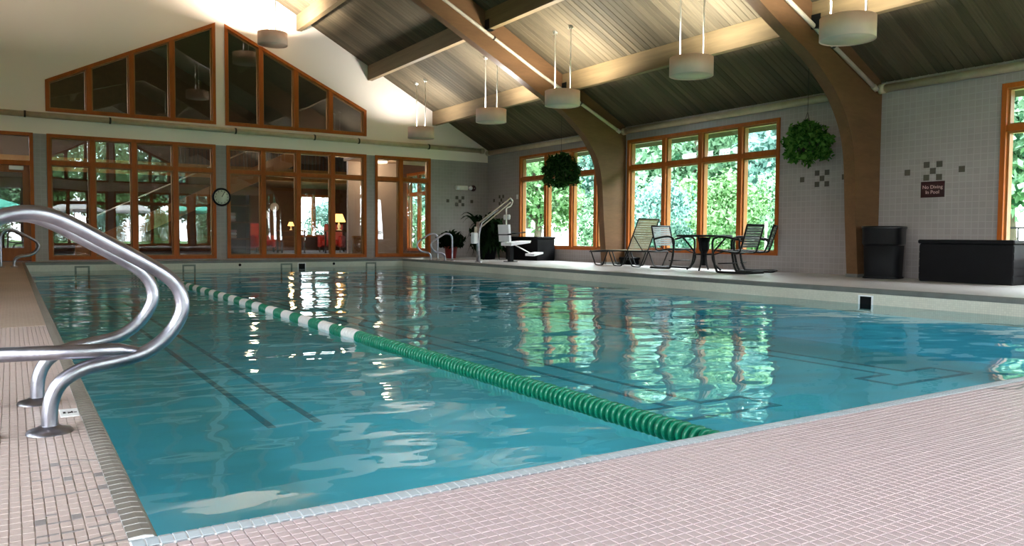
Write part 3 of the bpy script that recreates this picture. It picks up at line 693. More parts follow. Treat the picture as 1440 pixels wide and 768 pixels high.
# shrubs outside the table window
sp = thing('shrub', 'x', 'shrub', group='rounded shrubs outside the windows')
foliage('foliage', M_LEAFO, sp, [(5200, (1.15, 1.15, 1.15), 0.06, (0, 0, 1.05), 0.55, 0.45), (1600, (0.6, 0.6, 0.6), 0.06, (0.1, 0.1, 1.9), 0.55, 0.3)])
MB().tube([(0, 0, 0), (0.05, 0, 0.6), (0.2, 0.1, 1.4)], [0.05, 0.04, 0.02], 6).tube([(0, 0, 0), (-0.3, 0.2, 1.2)], [0.04, 0.02], 6).build('stem', M_BARK, sp)
first = True
for x, y, s, mt in [(16.0, 11.8, 0.95, 0), (16.2, 14.4, 1.0, 2), (16.3, 17.1, 1.0, 1), (16.4, 19.8, 1.0, 0), (19.2, 12.4, 1.1, 1), (19.3, 15.7, 1.1, 0), (19.4, 19.0, 1.1, 2), (19.5, 22.4, 1.1, 1), (9.4, 35.2, 0.95, 0), (12.2, 35.2, 0.95, 1), (13.75, 29.4, 0.85, 0), (13.75, 32.0, 0.85, 1)] + [(-7.5 + 3.2 * k, -16.5 - 0.4 * (k % 2), 0.95, k % 3) for k in range(8)]:
    o = sp if first else copy_tree(sp); first = False
    place(o, (x, y, GZ), random.uniform(0, 6.28), 'rounded %s shrub %s' % (('mid green', 'blue green', 'yellow green')[mt], ('outside the back window of the lounge' if x < 13 else 'outside the end window of the lounge') if y > 28 else 'behind the patio umbrellas' if y < 0 else 'in the %s row outside the table window' % ('front' if x < 18 else 'rear')), s)
    if mt:
        for ch in o.children:
            if ch.name.startswith('foliage'):
                ch.material_slots[0].link = 'OBJECT'; ch.material_slots[0].material = (None, M_LEAFT, M_LEAFY)[mt]
cw = thing('concrete_wall', 'low pale concrete wall across the paving outside the pool lift window', 'wall', (21, 27, GZ))
for k, (xa, ya, xb, yb) in enumerate([(-6, 4.5, 12, -7)]):
    dx, dy = xb - xa, yb - ya; L = math.hypot(dx, dy); n = (-dy / L * 0.15, dx / L * 0.15)
    MB().prism([(xa - n[0], ya - n[1]), (xb - n[0], yb - n[1]), (xb + n[0], yb + n[1]), (xa + n[0], ya + n[1])], 'z', 0, 0.95).build('wall_body', M_PAVE, cw)
    n = (n[0] * 1.3, n[1] * 1.3)
    MB().prism([(xa - n[0], ya - n[1]), (xb - n[0], yb - n[1]), (xb + n[0], yb + n[1]), (xa + n[0], ya + n[1])], 'z', 0.95, 1.12).build('wall_cap', plain('grey cap', (0.30, 0.36, 0.40), 0.7), cw)
fn = thing('metal_fence', 'black metal fence outside the storage box window', 'fence', (17.0, 3.0, GZ))
MB().box(-0.02, 0.02, -3, 5.0, 1.0, 1.04).build('rail', M_BLACKM, fn); MB().box(-0.02, 0.02, -3, 5.0, 0.15, 0.19).build('rail', M_BLACKM, fn)
pk = None
for k in range(27):
    if pk is None: pk = MB().box(-0.012, 0.012, -0.012, 0.012, 0.0, 1.0).build('picket', M_BLACKM, fn, (0, -3 + k * 0.3, 0))
    else: link('picket', pk.data, fn, (0, -3 + k * 0.3, 0))
cp = thing('concrete_wall', 'low pale concrete wall behind the black metal fence', 'wall', (19.5, 3.0, GZ))
MB().box(-0.15, 0.15, -4, 4, 0, 0.6).build('wall_body', M_PAVE, cp); MB().box(-0.2, 0.2, -4, 4, 0.6, 0.75).build('wall_cap', MATS['grey cap'], cp)
po = thing('marker_post', 'thin white marker post in front of the shrubs', 'post', (14.2, 11.72, GZ))
MB().tube([(0, 0, 0), (0, 0, 1.1)], 0.025, 8).build('pole', M_WHITE, po); MB().lathe([(0.0, 1.15), (0.03, 1.14), (0.035, 1.1), (0.035, 0.95)], (0, 0, 0), 10).build('cap', M_WHITE, po)
M_CANV = plain('white canvas', (0.80, 0.82, 0.80), 0.8, var=0.04); M_CANVG = plain('green canvas', (0.06, 0.42, 0.30), 0.8, var=0.06)
def umbrella(x, y, rz, mt, lab):
    u = thing('patio_umbrella', lab, 'umbrella', (x, y, GZ + 0.05), rz, 'patio umbrellas')
    MB().tube([(0, 0, 0.0), (0, 0, 2.6)], 0.025, 8).build('pole', M_WHITE, u); MB().lathe([(0, 0), (0.28, 0), (0.26, 0.08), (0.05, 0.1), (0, 0.1)], (0, 0, 0), 16).build('base', M_BLACK, u)
    for k in range(8):
        a0, a1 = k * math.pi / 4, (k + 1) * math.pi / 4; r = 1.45
        MB().add([(0, 0, 2.62), (r * math.cos(a0), r * math.sin(a0), 2.1), (r * math.cos(a1), r * math.sin(a1), 2.1), (r * math.cos(a0), r * math.sin(a0), 1.98), (r * math.cos(a1), r * math.sin(a1), 1.98), (0, 0, 2.60)], [(0, 1, 2), (1, 3, 4, 2), (5, 2, 1)]).build('canopy_panel', mt, u)
umbrella(3.0, -8.5, 0.2, M_CANV, 'white patio umbrella outside the near gable wall'); umbrella(6.0, -10.4, 0.5, M_CANV, 'white patio umbrella next to the green one'); umbrella(9.2, -8.6, 0.1, M_CANVG, 'green patio umbrella beside the white ones'); umbrella(-0.4, -10.2, 0.4, M_CANVG, 'green patio umbrella at the door end of the patio')

# ================================================================== LOUNGE behind the far wall
tag(MB().box(LX, RX, YF + 0.22, 33.0, -0.25, 0.0).build('lounge_floor', M_LFLOOR), 'dark carpet floor of the lounge behind the windows', kind='structure')
lw = struct('wall_lounge_back', 'dark horizontal plank wall at the back of the lounge', (0, 32.0, 0))
MB().box(LX, 9.9, 0, 0.2, -0.2, 7.5).box(11.4, RX, 0, 0.2, -0.2, 7.5).box(9.9, 11.4, 0, 0.2, 2.3, 7.5).box(9.9, 11.4, 0, 0.2, -0.2, 0.55).build('back_masonry', M_LWALL, lw)
pm = MB().box(0, 11.4 - 5.0, -0.02, 0, 0.006, 0.144).build('plank', M_PLANK, lw, (3.4, 0, 0)); first = True
for k in range(18):
    z = k * 0.15
    if z < 0.55 or z > 2.25:
        if first: first = False; continue
        link('plank', pm.data, lw, (3.4, 0, z))
window('window_17', 'window with green view in the back wall of the lounge', (0, 32.0, 0), 0, [9.9, 10.65, 11.4], [0.55, 2.3], depth=0.12)
tag(MB().box(LX - 0.2, LX, YF + 0.22, 33, -0.2, 3.4).build('wall_lounge_left', M_LWALL), 'dark side wall of the lounge', kind='structure')
wall('wall_lounge_right', 'dark end wall of the lounge with a garden window', M_LWALL, 33 - YF - 0.22, lambda u: 3.2, [(7.1, 9.4, 0.1, 2.85, 2.85)], (RX - 0.2, 33, 0), -math.pi / 2, 0.2)
mz = struct('mezzanine', 'upper lounge floor with dark ceiling below', (0, 26.5, 2.55))
MB().box(LX, RX - 0.2, 0, 5.5, 0, 0.25).build('mezzanine_slab', plain('mezzanine underside', (0.12, 0.08, 0.055), 0.8), mz); MB().box(LX, RX - 0.2, -0.06, 0, -0.1, 0.3).build('edge_beam', M_SASH, mz)
rl = thing('balcony_railing', 'dark balustrade on the upper lounge floor', 'railing', (0, 26.52, 2.85))
MB().box(4.5, 11.9, -0.03, 0.03, 0.85, 0.92).build('handrail', M_RAIL, rl)
bl = None
for k in range(57):
    x = 4.56 + k * 0.128
    if bl is None: bl = MB().box(-0.014, 0.014, -0.014, 0.014, 0, 0.85).build('baluster', M_RAIL, rl, (x, 0, 0))
    else: link('baluster', bl.data, rl, (x, 0, 0))
st = thing('staircase', 'wooden staircase climbing behind the lounge window', 'stairs', (4.6, 23.2, 0))
MB().prism([(-3.2, -0.02 + 0), (-2.9, 0), (2.6, 2.72), (2.6, 3.05), (2.3, 3.05), (-3.2, 0.33)], 'y', 0, 0.06).build('stringer', wood('stringer wood', (0.34, 0.13, 0.045), 0.4, (1, 1, 1), 0.2), st)
for k in range(14): MB().box(-2.9 + k * 0.37, -2.55 + k * 0.37, 0.06, 1.1, 0.18 + k * 0.185, 0.22 + k * 0.185).build('tread', M_SASH, st)
MB().tube([(-2.9, 0.03, 1.0), (2.4, 0.03, 3.65)], 0.018, 8).build('handrail', M_PIPE, st)
def armchair(x, y, rz, lab):
    a = thing('armchair', lab, 'armchair', (x, y, 0), rz, 'lounge armchairs')
    MB().box(-0.32, 0.32, -0.30, 0.40, 0.22, 0.46, 0.05).build('seat_cushion', M_RED, a)
    MB().prism([(-0.42, 0.2), (-0.22, 0.2), (-0.30, 1.02), (-0.40, 1.06), (-0.50, 1.0)], 'x', -0.34, 0.34).build('backrest', M_RED, a)
    for s in (-1, 1):
        MB().box(min(s * 0.30, s * 0.46), max(s * 0.30, s * 0.46), -0.36, 0.40, 0.16, 0.62, 0.05).build('armrest', M_RED, a)
        for yy in (-0.32, 0.34): MB().box(s * 0.38 - 0.025, s * 0.38 + 0.025, yy - 0.025, yy + 0.025, 0, 0.17).build('leg', M_RAIL, a)
    return a
armchair(7.6, 29.0, -2.7, 'red leather armchair beside the small lit lamp in the lounge'); armchair(10.2, 28.6, 2.6, 'red leather armchair beside the glowing yellow table lamp')
def table_lamp(x, y, z, s, lab, tl):
    t = thing('side_table', tl, 'table', (x, y, 0), group='lounge side tables')
    MB().box(-0.45, 0.45, -0.3, 0.3, z - 0.04, z).build('table_top', M_PLANK, t)
    for a in (-0.4, 0.4):
        for b in (-0.26, 0.26): MB().box(a - 0.025, a + 0.025, b - 0.025, b + 0.025, 0, z - 0.04).build('leg', M_RAIL, t)
    l = thing('table_lamp', lab, 'lamp', (x, y, z))
    MB().lathe([(0, 0), (0.09 * s, 0), (0.09 * s, 0.02), (0.03 * s, 0.05), (0.06 * s, 0.16 * s), (0.015, 0.28 * s), (0.015, 0.36 * s)], (0, 0, 0), 14).build('base', M_CFACE, l)
    MB().lathe([(0.23 * s, 0.30 * s), (0.12 * s, 0.58 * s)], (0, 0, 0), 18).build('lamp_shade', M_SHADE, l)
    p = bpy.data.lights.new('lamp_bulb', 'POINT'); p.energy = 60 * s; p.color = (1, 0.62, 0.3); p.shadow_soft_size = 0.06
    o = bpy.data.objects.new('lamp_bulb', p); COL.objects.link(o); o.parent = l; o.location = (0, 0, 0.66 * s)
table_lamp(9.75, 26.6, 0.80, 1.0, 'table lamp with a glowing yellow shade in the lounge', 'dark table under the yellow lamp')
table_lamp(8.35, 27.6, 0.80, 0.5, 'small lit lamp between the red armchairs', 'dark table under the small lamp')
def ceil_light(x, y, z, lab, e=25):
    l = thing('ceiling_light', lab, 'light', (x, y, z))
    MB().lathe([(0, 0), (0.20, 0), (0.22, -0.02), (0.20, -0.03)], (0, 0, 0), 16).build('base_plate', M_WHITE, l)
    MB().lathe([(0.20, -0.03), (0.18, -0.08), (0.0, -0.10)], (0, 0, 0), 16).build('diffuser', M_CEILGLOW, l)
    p = bpy.data.lights.new('ceiling_bulb', 'POINT'); p.energy = e; p.color = (1, 0.75, 0.5); p.shadow_soft_size = 0.1
    o = bpy.data.objects.new('ceiling_bulb', p); COL.objects.link(o); o.parent = l; o.location = (0, 0, -0.2)
ceil_light(6.9, 27.0, 2.54, 'round lit ceiling lamp under the lounge mezzanine', 30)
# alcove behind the narrow window: white wall, ceiling, outer window
al = struct('wall_alcove', 'plain white wall behind the narrow window', (8.8, 23.2, 0))
MB().box(0, 1.85, 0, 0.12, 0, 3.1).build('alcove_masonry', plain('alcove paint', (0.62, 0.50, 0.42), 0.7, var=0.03), al); MB().box(-0.1, 3.2, -2.38, 0.12, 2.92, 3.02).build('alcove_ceiling', plain('alcove ceiling', (0.42, 0.30, 0.22), 0.7), al)
ceil_light(9.55, 22.4, 2.92, 'oblong lit ceiling lamp behind the narrow window', 22)
tag(MB().box(8.9, 9.35, 23.05, 23.18, 0.55, 0.62, 0.01).box(8.92, 9.33, 23.06, 23.18, 0.02, 0.55).build('radiator_cabinet', M_SASH), 'low wooden cabinet against the white alcove wall', 'cabinet')
window('window_18', 'tall window with garden view in the end wall of the lounge', (RX - 0.2, 0, 0), -math.pi / 2, [-25.9, -25.0, -23.6], [0.1, 2.1, 2.85], depth=0.1)
# wall clutter in the lounge
bk = thing('display_shelf', 'dark shelf with pale folded towels near the lounge window', 'shelf', (5.05, 22.0, 0))
MB().box(-0.4, 0.4, 0.0, 0.03, 0, 1.7).box(-0.4, -0.37, -0.35, 0, 0, 1.7).box(0.37, 0.4, -0.35, 0, 0, 1.7).build('carcass', M_RAIL, bk)
for z in (0.1, 0.5, 0.95, 1.4): MB().box(-0.37, 0.37, -0.35, 0, z, z + 0.03).build('shelf_board', M_PLANK, bk)
M_TOWEL = plain('pale towel', (0.55, 0.42, 0.40), 0.9); 
for z, x in ((0.532, -0.1), (0.982, -0.12)):
    tw = thing('towel_stack', 'pale folded towel stack on the %s board of the display shelf' % ('middle' if z < 0.8 else 'upper'), 'towels', (5.05 + x, 21.82, z), group='folded towels')
    for k in range(3): MB().box(-0.16, 0.16, -0.12, 0.12, k * 0.08, k * 0.08 + 0.075, 0.02).build('towel', M_TOWEL if k != 1 else M_WHITE, tw)
for x, z, lab in ((11.75, 1.75, 'small round white wall plate left of the lounge window frame'),): pass
for x, z, nm in ((9.0, 1.75, 'upper'), (8.6, 1.45, 'lower')):
    pf = thing('wall_plate', 'round pale plate hung on the lounge plank wall, the %s one' % nm, 'plate', (x, 31.97, z), group='plates on the plank wall'); MB().lathe([(0, -0.02), (0.10, -0.015), (0.17, -0.03), (0.17, 0.0), (0, 0.0)], (0, 0, 0), 18, 'y').build('plate_disc', M_WHITE, pf)
    MB().lathe([(0.165, -0.032), (0.175, -0.034), (0.178, -0.028)], (0, 0, 0), 18, 'y').build('rim', M_CFACE, pf)

# ================================================================== PENDANT LAMPS
def lamp_mesh():
    l = thing('pendant_lamp', 'x', 'lamp', group='drum pendant lamps')
    r, h = 0.345, 0.145
    MB().lathe([(r, h), (r + 0.008, h), (r + 0.008, -h), (r, -h), (r, h)], (0, 0, 0), 36).build('drum_shade', M_LAMP, l)
    MB().lathe([(0, -h + 0.02), (r, -h + 0.02), (r, -h + 0.012), (0, -h + 0.012)], (0, 0, 0), 36).build('diffuser', M_LAMPB, l)
    MB().lathe([(0, 0.02), (0.22, 0.02), (0.22, 0.0), (0, 0.0)], (0, 0, 0), 24).build('reflector', M_LAMPI, l)
    return l
LP = lamp_mesh(); firstl = True
def pendant(x, y, z, lab, e=1.0, col=(1, 0.90, 0.74)):
    global firstl
    l = LP if firstl else copy_tree(LP); firstl = False
    place(l, (x, y, z), 0, lab)
    top = deck_z(x) - z
    for s in (-0.262, 0.262):
        r = MB().tube([(0, s, -0.02), (0, s, top + 0.01)], 0.012, 8).build('rod', M_ROD, l)
        MB().lathe([(0, -0.04), (0.045, -0.04), (0.05, 0.0), (0.05, 0.02)], (0, s, top), 12).build('ceiling_cup', M_ROD, r)
    a = bpy.data.lights.new('uplight', 'AREA'); a.shape = 'DISK'; a.size = 0.42; a.energy = LAMP_W * e; a.color = col
    o = bpy.data.objects.new('uplight', a); COL.objects.link(o); o.parent = l; o.location = (0, 0, 0.03); o.rotation_euler = (math.pi, 0, 0)
ORD = ['first', 'second', 'third', 'fourth', 'fifth', 'sixth', 'seventh']
for k, y in enumerate([19.29, 15.62, 12.85, 9.31, 6.48, 3.25, 0.0]):
    pendant(9.38, y, 3.40, 'beige drum pendant lamp over the window side, %s from the gable wall' % ORD[k], 1.0, (0.97, 0.97, 0.93) if k < 2 else ((1, 0.96, 0.72) if k < 3 else (0.93, 1.0, 0.86)))
for k, y in enumerate([19.4, 12.85, 6.48]): pendant(5.45, y, 5.38, 'beige drum pendant lamp hung high under the ridge, %s from the gable wall' % ORD[k], 3.0 if k == 0 else 1.3)
for k, y in enumerate([15.62, 9.31, 3.25]): pendant(-0.52, y, 3.40, 'added unseen beige drum pendant lamp over the handrail side deck, %s from the gable wall' % ORD[k], 2.6 if k == 0 else 1.0, (1, 0.82, 0.60))  # lamp row added out of view; the first brightens and warms the gable wall

# ================================================================== PIPES
def pipe(lab, pts, r, mat, clamps=(), elbow=True):
    b = Vector(pts[0]); p = thing('pipe', lab, 'pipe', b)
    L = [Vector(q) - b for q in pts]; MB().tube(L, r, 14).build('pipe_run', mat, p)
    for c in clamps:
        i, t = c; q = L[i].lerp(L[i + 1], t); dr = (L[i + 1] - L[i]).normalized() * 0.02
        MB().tube([q - dr, q + dr], r * 1.18, 14).build('clamp', M_RAIL, p)
    if elbow:
        for q in (L[0], L[-1]):
            dr = (L[1] - L[0]).normalized() * 0.05; MB().tube([q - dr, q + dr], r * 1.25, 14).build('coupling', mat, p)
    return p
pipe('tan pipe running along the white gable wall above the lounge windows', [(LX + 0.05, YF - 0.09, 3.29), (12.0, YF - 0.09, 3.19)], 0.065, M_PIPE, [(0, (x - LX) / (12.1 - LX)) for x in (0.3, 2.0, 4.85, 6.9, 8.15, 10.3)])
pipe('tan pipe above the window by the pool lift', [(12.155, YF - 0.22, 3.12), (12.155, 14.50, 3.10)], 0.065, M_PIPE)
pipe('tan pipe above the window behind the patio table', [(12.155, 14.17, 3.10), (12.155, 8.06, 3.10)], 0.065, M_PIPE)
pipe('tan pipe above the tiled wall with the warning sign', [(12.155, 7.72, 3.10), (12.155, 1.62, 3.10)], 0.065, M_PIPE)
for k, (y0, y1) in enumerate(ARCH_Y[:2]):
    pipe('slim pale conduit climbing the face of the %s arch from the gable wall' % ORD[k], [(11.98, y0 - 0.045, 3.10), (9.75, y0 - 0.045, 4.16), (7.41, y0 - 0.045, 5.36), (5.2, y0 - 0.045, 6.5)], 0.036, M_PIPEA, [(0, 0.5), (1, 0.5), (2, 0.4)])

# ================================================================== WALL FITTINGS
ck = thing('wall_clock', 'round white faced wall clock with black rim between the lounge windows', 'clock', (4.48, YF - 0.05, 1.57))
MB().lathe([(0.0, 0.0), (0.225, 0.0), (0.23, -0.03), (0.215, -0.055), (0.185, -0.05), (0.18, -0.025)], (0, 0.05, 0), 32, 'y').build('rim', M_BLACK, ck)
MB().lathe([(0, 0.018), (0.185, 0.018), (0.185, 0.02)], (0, 0, 0), 32, 'y').build('clock_face', M_CFACE, ck)
for k in range(12):
    a = k * math.pi / 6; x, z = 0.15 * math.sin(a), 0.15 * math.cos(a); MB().box(x - 0.008, x + 0.008, 0.012, 0.016, z - 0.012, z + 0.012).build('hour_mark', M_RAIL, ck)
for a, l, nm in ((0.52, 0.14, 'minute_hand'), (0.58, 0.09, 'hour_hand')): MB().tube([(0, 0.010, 0), (l * math.sin(a), 0.010, l * math.cos(a))], 0.006, 6).build(nm, M_BLACK, ck)
em = thing('emergency_light', 'cream emergency light box on the grey tiled corner wall', 'light', (11.33, YF, 2.0))
MB().box(-0.2, 0.2, -0.10, 0, 0, 0.13, 0.015).build('housing', M_LAMPI, em)
for s in (-0.15, 0.27): MB().lathe([(0.0, -0.16), (0.04, -0.16), (0.06, -0.13), (0.05, -0.06), (0.02, -0.02)], (s, 0, 0.065), 14, 'y').build('lamp_head', M_WHITE, em)
be = thing('alarm_bell', 'dark round alarm bell beside the emergency light', 'bell', (11.74, YF, 2.065))
MB().lathe([(0.0, -0.09), (0.06, -0.085), (0.09, -0.05), (0.095, -0.02), (0.05, 0.0)], (0, 0, 0), 20, 'y').build('gong', M_SIGN, be); MB().lathe([(0.0, -0.10), (0.015, -0.10), (0.015, -0.08)], (0, 0, 0), 10, 'y').build('cap_screw', M_STEEL, be)
sw = thing('wall_switch', 'small white switch plate beside the pool lift window', 'switch', (RX, 18.93, 1.70))
MB().box(-0.012, 0, -0.045, 0.045, 0, 0.13, 0.004).build('plate', M_WHITE, sw); MB().box(-0.02, -0.011, -0.01, 0.01, 0.05, 0.08).build('toggle', M_WHITE, sw)
sg = thing('warning_sign', 'maroon warning sign reading No Diving In Pool under the accent tiles', 'sign', (RX, 6.892, 1.415))
MB().box(-0.012, 0, -0.19, 0.19, -0.125, 0.125, 0.003).build('sign_board', M_SIGN, sg)
def text(s, size, mat, parent, loc, rot):
    cu = bpy.data.curves.new('lettering', 'FONT'); cu.body = s; cu.size = size; cu.align_x = 'CENTER'; cu.align_y = 'CENTER'; cu.extrude = 0.001
    o = bpy.data.objects.new('lettering_source', cu); COL.objects.link(o); dg = bpy.context.evaluated_depsgraph_get()
    me = bpy.data.meshes.new_from_object(o.evaluated_get(dg)); bpy.data.objects.remove(o); me.materials.clear(); me.materials.append(mat)
    t = link('lettering', me, parent, loc); t['kind'] = 'stuff'; t.rotation_euler = rot; return t
text('No Diving', 0.078, M_LETTER, sg, (-0.0135, 0, 0.035), (math.pi / 2, 0, -math.pi / 2)); text('In Pool', 0.078, M_LETTER, sg, (-0.0135, 0, -0.045), (math.pi / 2, 0, -math.pi / 2))

# ================================================================== LANE ROPE
LRX = 2.345
lr = thing('lane_rope', 'floating lane rope of green and white discs across the pool', 'lane rope', (LRX, PY0 + 0.1, WATER))
dp = 0.041; nfl = int((PY1 - PY0 - 0.2) / dp)
def disc(m, y, white=False):
    w = 0.018 if white else 0.010
    return m.lathe([(0.02, -w * .8), (0.044, -w), (0.050, -w * .6), (0.050, w * .6), (0.044, w), (0.02, w * .8)], (0, y, 0.016), 16, 'y')
dm = {}
for k, m in (('g', M_GREEN), ('w', M_FWHITE)):
    o = disc(MB(), 0, k == 'w').build('float_disc', m, lr); dm[k] = o.data; bpy.data.objects.remove(o)
resid = {'g': MB(), 'w': MB()}
k0 = int((5.96 - PY0 - 0.1) / dp)
for k in range(nfl):
    c = 'w' if (k >= k0 and (k - k0) % 14 < 7) else 'g'
    if k < 300: link('float_disc', dm[c], lr, (0, k * dp + 0.02, random.uniform(-0.002, 0.002)))
    else: disc(resid[c], k * dp + 0.02, c == 'w')
for c, m in (('g', M_GREEN), ('w', M_FWHITE)):
    r = resid[c].build('far_float_discs', m, lr); r['kind'] = 'stuff'
MB().tube([(0, -0.1, 0.014), (0, nfl * dp + 0.05, 0.014)], 0.026, 10).build('rope', M_ROPE, lr)

# ================================================================== HANDRAILS
RP = [(0.092, 0), (0.096, 0.09), (0.125, 0.155), (0.19, 0.195), (0.29, 0.214), (0.374, 0.236), (0.445, 0.29), (0.488, 0.365), (0.484, 0.43), (0.45, 0.482), (0.378, 0.533), (0.262, 0.602), (0.163, 0.660), (0.09, 0.690), (0.02, 0.692), (-0.05, 0.665), (-0.095, 0.60), (-0.108, 0.50), (-0.11, 0.28), (-0.11, 0)]
def handrail(x, y, flip, brace, lab, seg=18):
    h = thing('grab_rail', lab, 'handrail', (x, y, 0), math.pi if flip else 0, 'pool grab rails')
    MB().tube(spline([(a - 0.092, 0, b) for a, b in RP], 5), 0.0235, seg).build('tube', M_STEEL, h)
    for fx in (0.0, -0.202): MB().lathe([(0.0, 0.022), (0.030, 0.022), (0.036, 0.017), (0.062, 0.010), (0.067, 0.0)], (fx, 0, 0), 28).build('flange', M_STEEL, h)
    if brace: MB().tube([(-0.20, 0, 0.258), (0.20, 0, 0.248), (0.262, 0, 0.238)], [0.0235, 0.0235, 0.015], seg).build('brace', M_STEEL, h)
handrail(0.092, 2.86, False, True, 'brushed steel grab rail with a cross brace at the near pool corner'); handrail(0.072, 3.38, False, False, 'brushed steel grab rail behind the braced one')
handrail(0.040, 17.1, False, False, 'steel grab rail at the far end of the side deck, beside the glazed door', 10); handrail(0.040, 17.62, False, False, 'steel grab rail nearest the glazed door', 10)
handrail(9.25, 18.42, True, False, 'steel grab rail by the pool edge below the narrow lounge window', 10); handrail(9.25, 17.62, True, False, 'steel grab rail between the narrow lounge window and the pool lift', 10)

# ================================================================== POOL LIFT
pl = thing('pool_lift', 'white pool lift chair hung from a steel boom beside the pool', 'pool lift', (9.50, 16.4, 0))
MB().tube([(0, 0, 0), (0, 0, 0.98)], 0.045, 14).build('mast', M_STEEL, pl); MB().lathe([(0.0, 0.03), (0.06, 0.03), (0.09, 0.0)], (0, 0, 0), 18).build('mast_base', M_STEEL, pl)
for s in (0.0, 0.11): MB().tube([(0.02 + s * .4, 0, 0.95 - s), (0.92, 0, 1.58 - s)], 0.017, 10).build('boom_tube', M_PIPEA, pl)
MB().tube([(-0.02, 0, 0.5), (0.1, 0, 0.95), (0.55, 0, 1.28)], 0.02, 8).build('actuator', M_STEEL, pl)
MB().box(-0.16, -0.05, -0.08, 0.08, 0.45, 0.72, 0.015).build('battery_box', M_WHITE, pl)
MB().box(-0.09, -0.05, -0.03, 0.03, 0.72, 0.86).build('battery_bracket', M_PIPEA, pl)
MB().tube(spline([(0.92, 0, 1.57), (0.98, 0, 1.50), (0.92, 0, 1.38), (0.80, 0, 1.32), (0.80, 0, 1.2)], 5), 0.018, 8).build('hanger_arm', M_ROD, pl)
MB().tube([(0.80, 0, 1.33), (0.80, 0, 0.45)], 0.018, 10).build('seat_post', M_ROD, pl)
MB().bevbox(0.80, 0.86, -0.12, 0.16, 1.04, 1.17, 0.025).build('headrest', M_WHITE, pl)
MB().prism([(0.74, 0.50), (0.80, 0.50), (0.765, 0.92), (0.70, 0.92)], 'y', -0.24, 0.24).build('backrest', M_WHITE, pl)
MB().prism([(0.80, 0.40), (1.36, 0.47), (1.38, 0.53), (0.80, 0.48)], 'y', -0.24, 0.24).build('seat', M_WHITE, pl)
MB().tube([(1.05, 0, 0.42), (1.55, 0, 0.20)], 0.014, 8).build('footrest_bar', M_ROD, pl)
MB().prism([(1.50, 0.14), (1.78, 0.20), (1.78, 0.24), (1.50, 0.20)], 'y', -0.2, 0.2).build('footrest', M_WHITE, pl)
for s in (-0.26, 0.26): MB().tube([(0.68, s, 0.68), (1.20, s, 0.74)], 0.013, 8).build('armrest', M_BLACK, pl)
MB().box(0.70, 0.79, -0.25, 0.25, 0.66, 0.685).build('belt', M_BLACK, pl)
MB().box(0.88, 0.98, -0.06, 0.06, 0.0, 0.42).box(0.80, 1.06, -0.12, 0.12, 0.0, 0.02).build('stand', M_BLACK, pl)

# ================================================================== PLANTS
def blade(mb, base, az, length, rise, droop, w, n=7):
    pts = []
    for i in range(n):
        t = i / (n - 1); r = length * t; z = rise * math.sin(t * math.pi * 0.5) - droop * t ** 2.4
        pts.append(Vector((base[0] + r * math.cos(az), base[1] + r * math.sin(az), base[2] + z)))
    sd = Vector((-math.sin(az), math.cos(az), 0)); v = []
    for i, p in enumerate(pts):
        ww = w * math.sin(math.pi * min(0.97, 0.08 + 0.9 * i / (n - 1))) ; v += [p - sd * ww, p + Vector((0, 0, ww * 0.25)), p + sd * ww]
    f = []
    for i in range(n - 1):
        for k in range(2): f.append((i * 3 + k, i * 3 + k + 1, i * 3 + k + 4, i * 3 + k + 3))
    mb.add(v, f, True)
def potted(name, lab, loc, potmat, r, h, nb, ln, rise, droop, w, mat, extra=()):
    p = thing(name, lab, 'plant', loc)
    MB().lathe([(0, 0), (r * .75, 0), (r * .95, h * .85), (r, h * .85), (r, h), (r * .88, h), (r * .85, h * .9), (0, h * .9)], (0, 0, 0), 20).build('pot', potmat, p)
    MB().lathe([(0, h * .92), (r * .86, h * .92)], (0, 0, 0), 20).build('soil', M_SOIL, p)
    for k in range(nb):
        m = MB(); blade(m, (random.uniform(-.04, .04), random.uniform(-.04, .04), h * .9), random.uniform(0, 6.28), ln * random.uniform(.6, 1.1), rise * random.uniform(.5, 1.1), droop * random.uniform(.5, 1.2), w); m.build('leaf', mat, p)
    for e in extra:
        m = MB(); blade(m, (0, 0, h * .9), *e, 9); m.build('leaf', mat, p)
    return p
potted('potted_plant', 'dark bushy plant in a red pot in the tiled corner', (10.55, 19.75, 0), M_POTR, 0.19, 0.34, 60, 0.42, 0.52, 0.15, 0.05, M_LEAFD)
potted('potted_plant', 'tall dark plant with broad arching leaves behind the pool lift', (11.0, 18.45, 0), M_BLACK, 0.26, 0.42, 70, 0.55, 0.9, 0.75, 0.09, M_LEAFD, [(3.3, 0.95, 1.05, 0.35, 0.11), (3.0, 0.8, 1.15, 0.35, 0.10), (2.7, 0.7, 1.1, 0.5, 0.09), (0.5, 0.5, 1.1, 0.6, 0.09), (5.2, 0.5, 1.0, 0.5, 0.09)])
foliage('leaf_mass', M_LEAFD, bpy.data.objects['potted_plant.001'], [(1500, (0.47, 0.47, 0.50), 0.085, (0, 0, 0.66), 0.5, 0.2)])
foliage('leaf_mass', M_LEAFD, bpy.data.objects['potted_plant'], [(800, (0.38, 0.38, 0.24), 0.07, (0, 0, 0.50), 0.4, 0.2)])
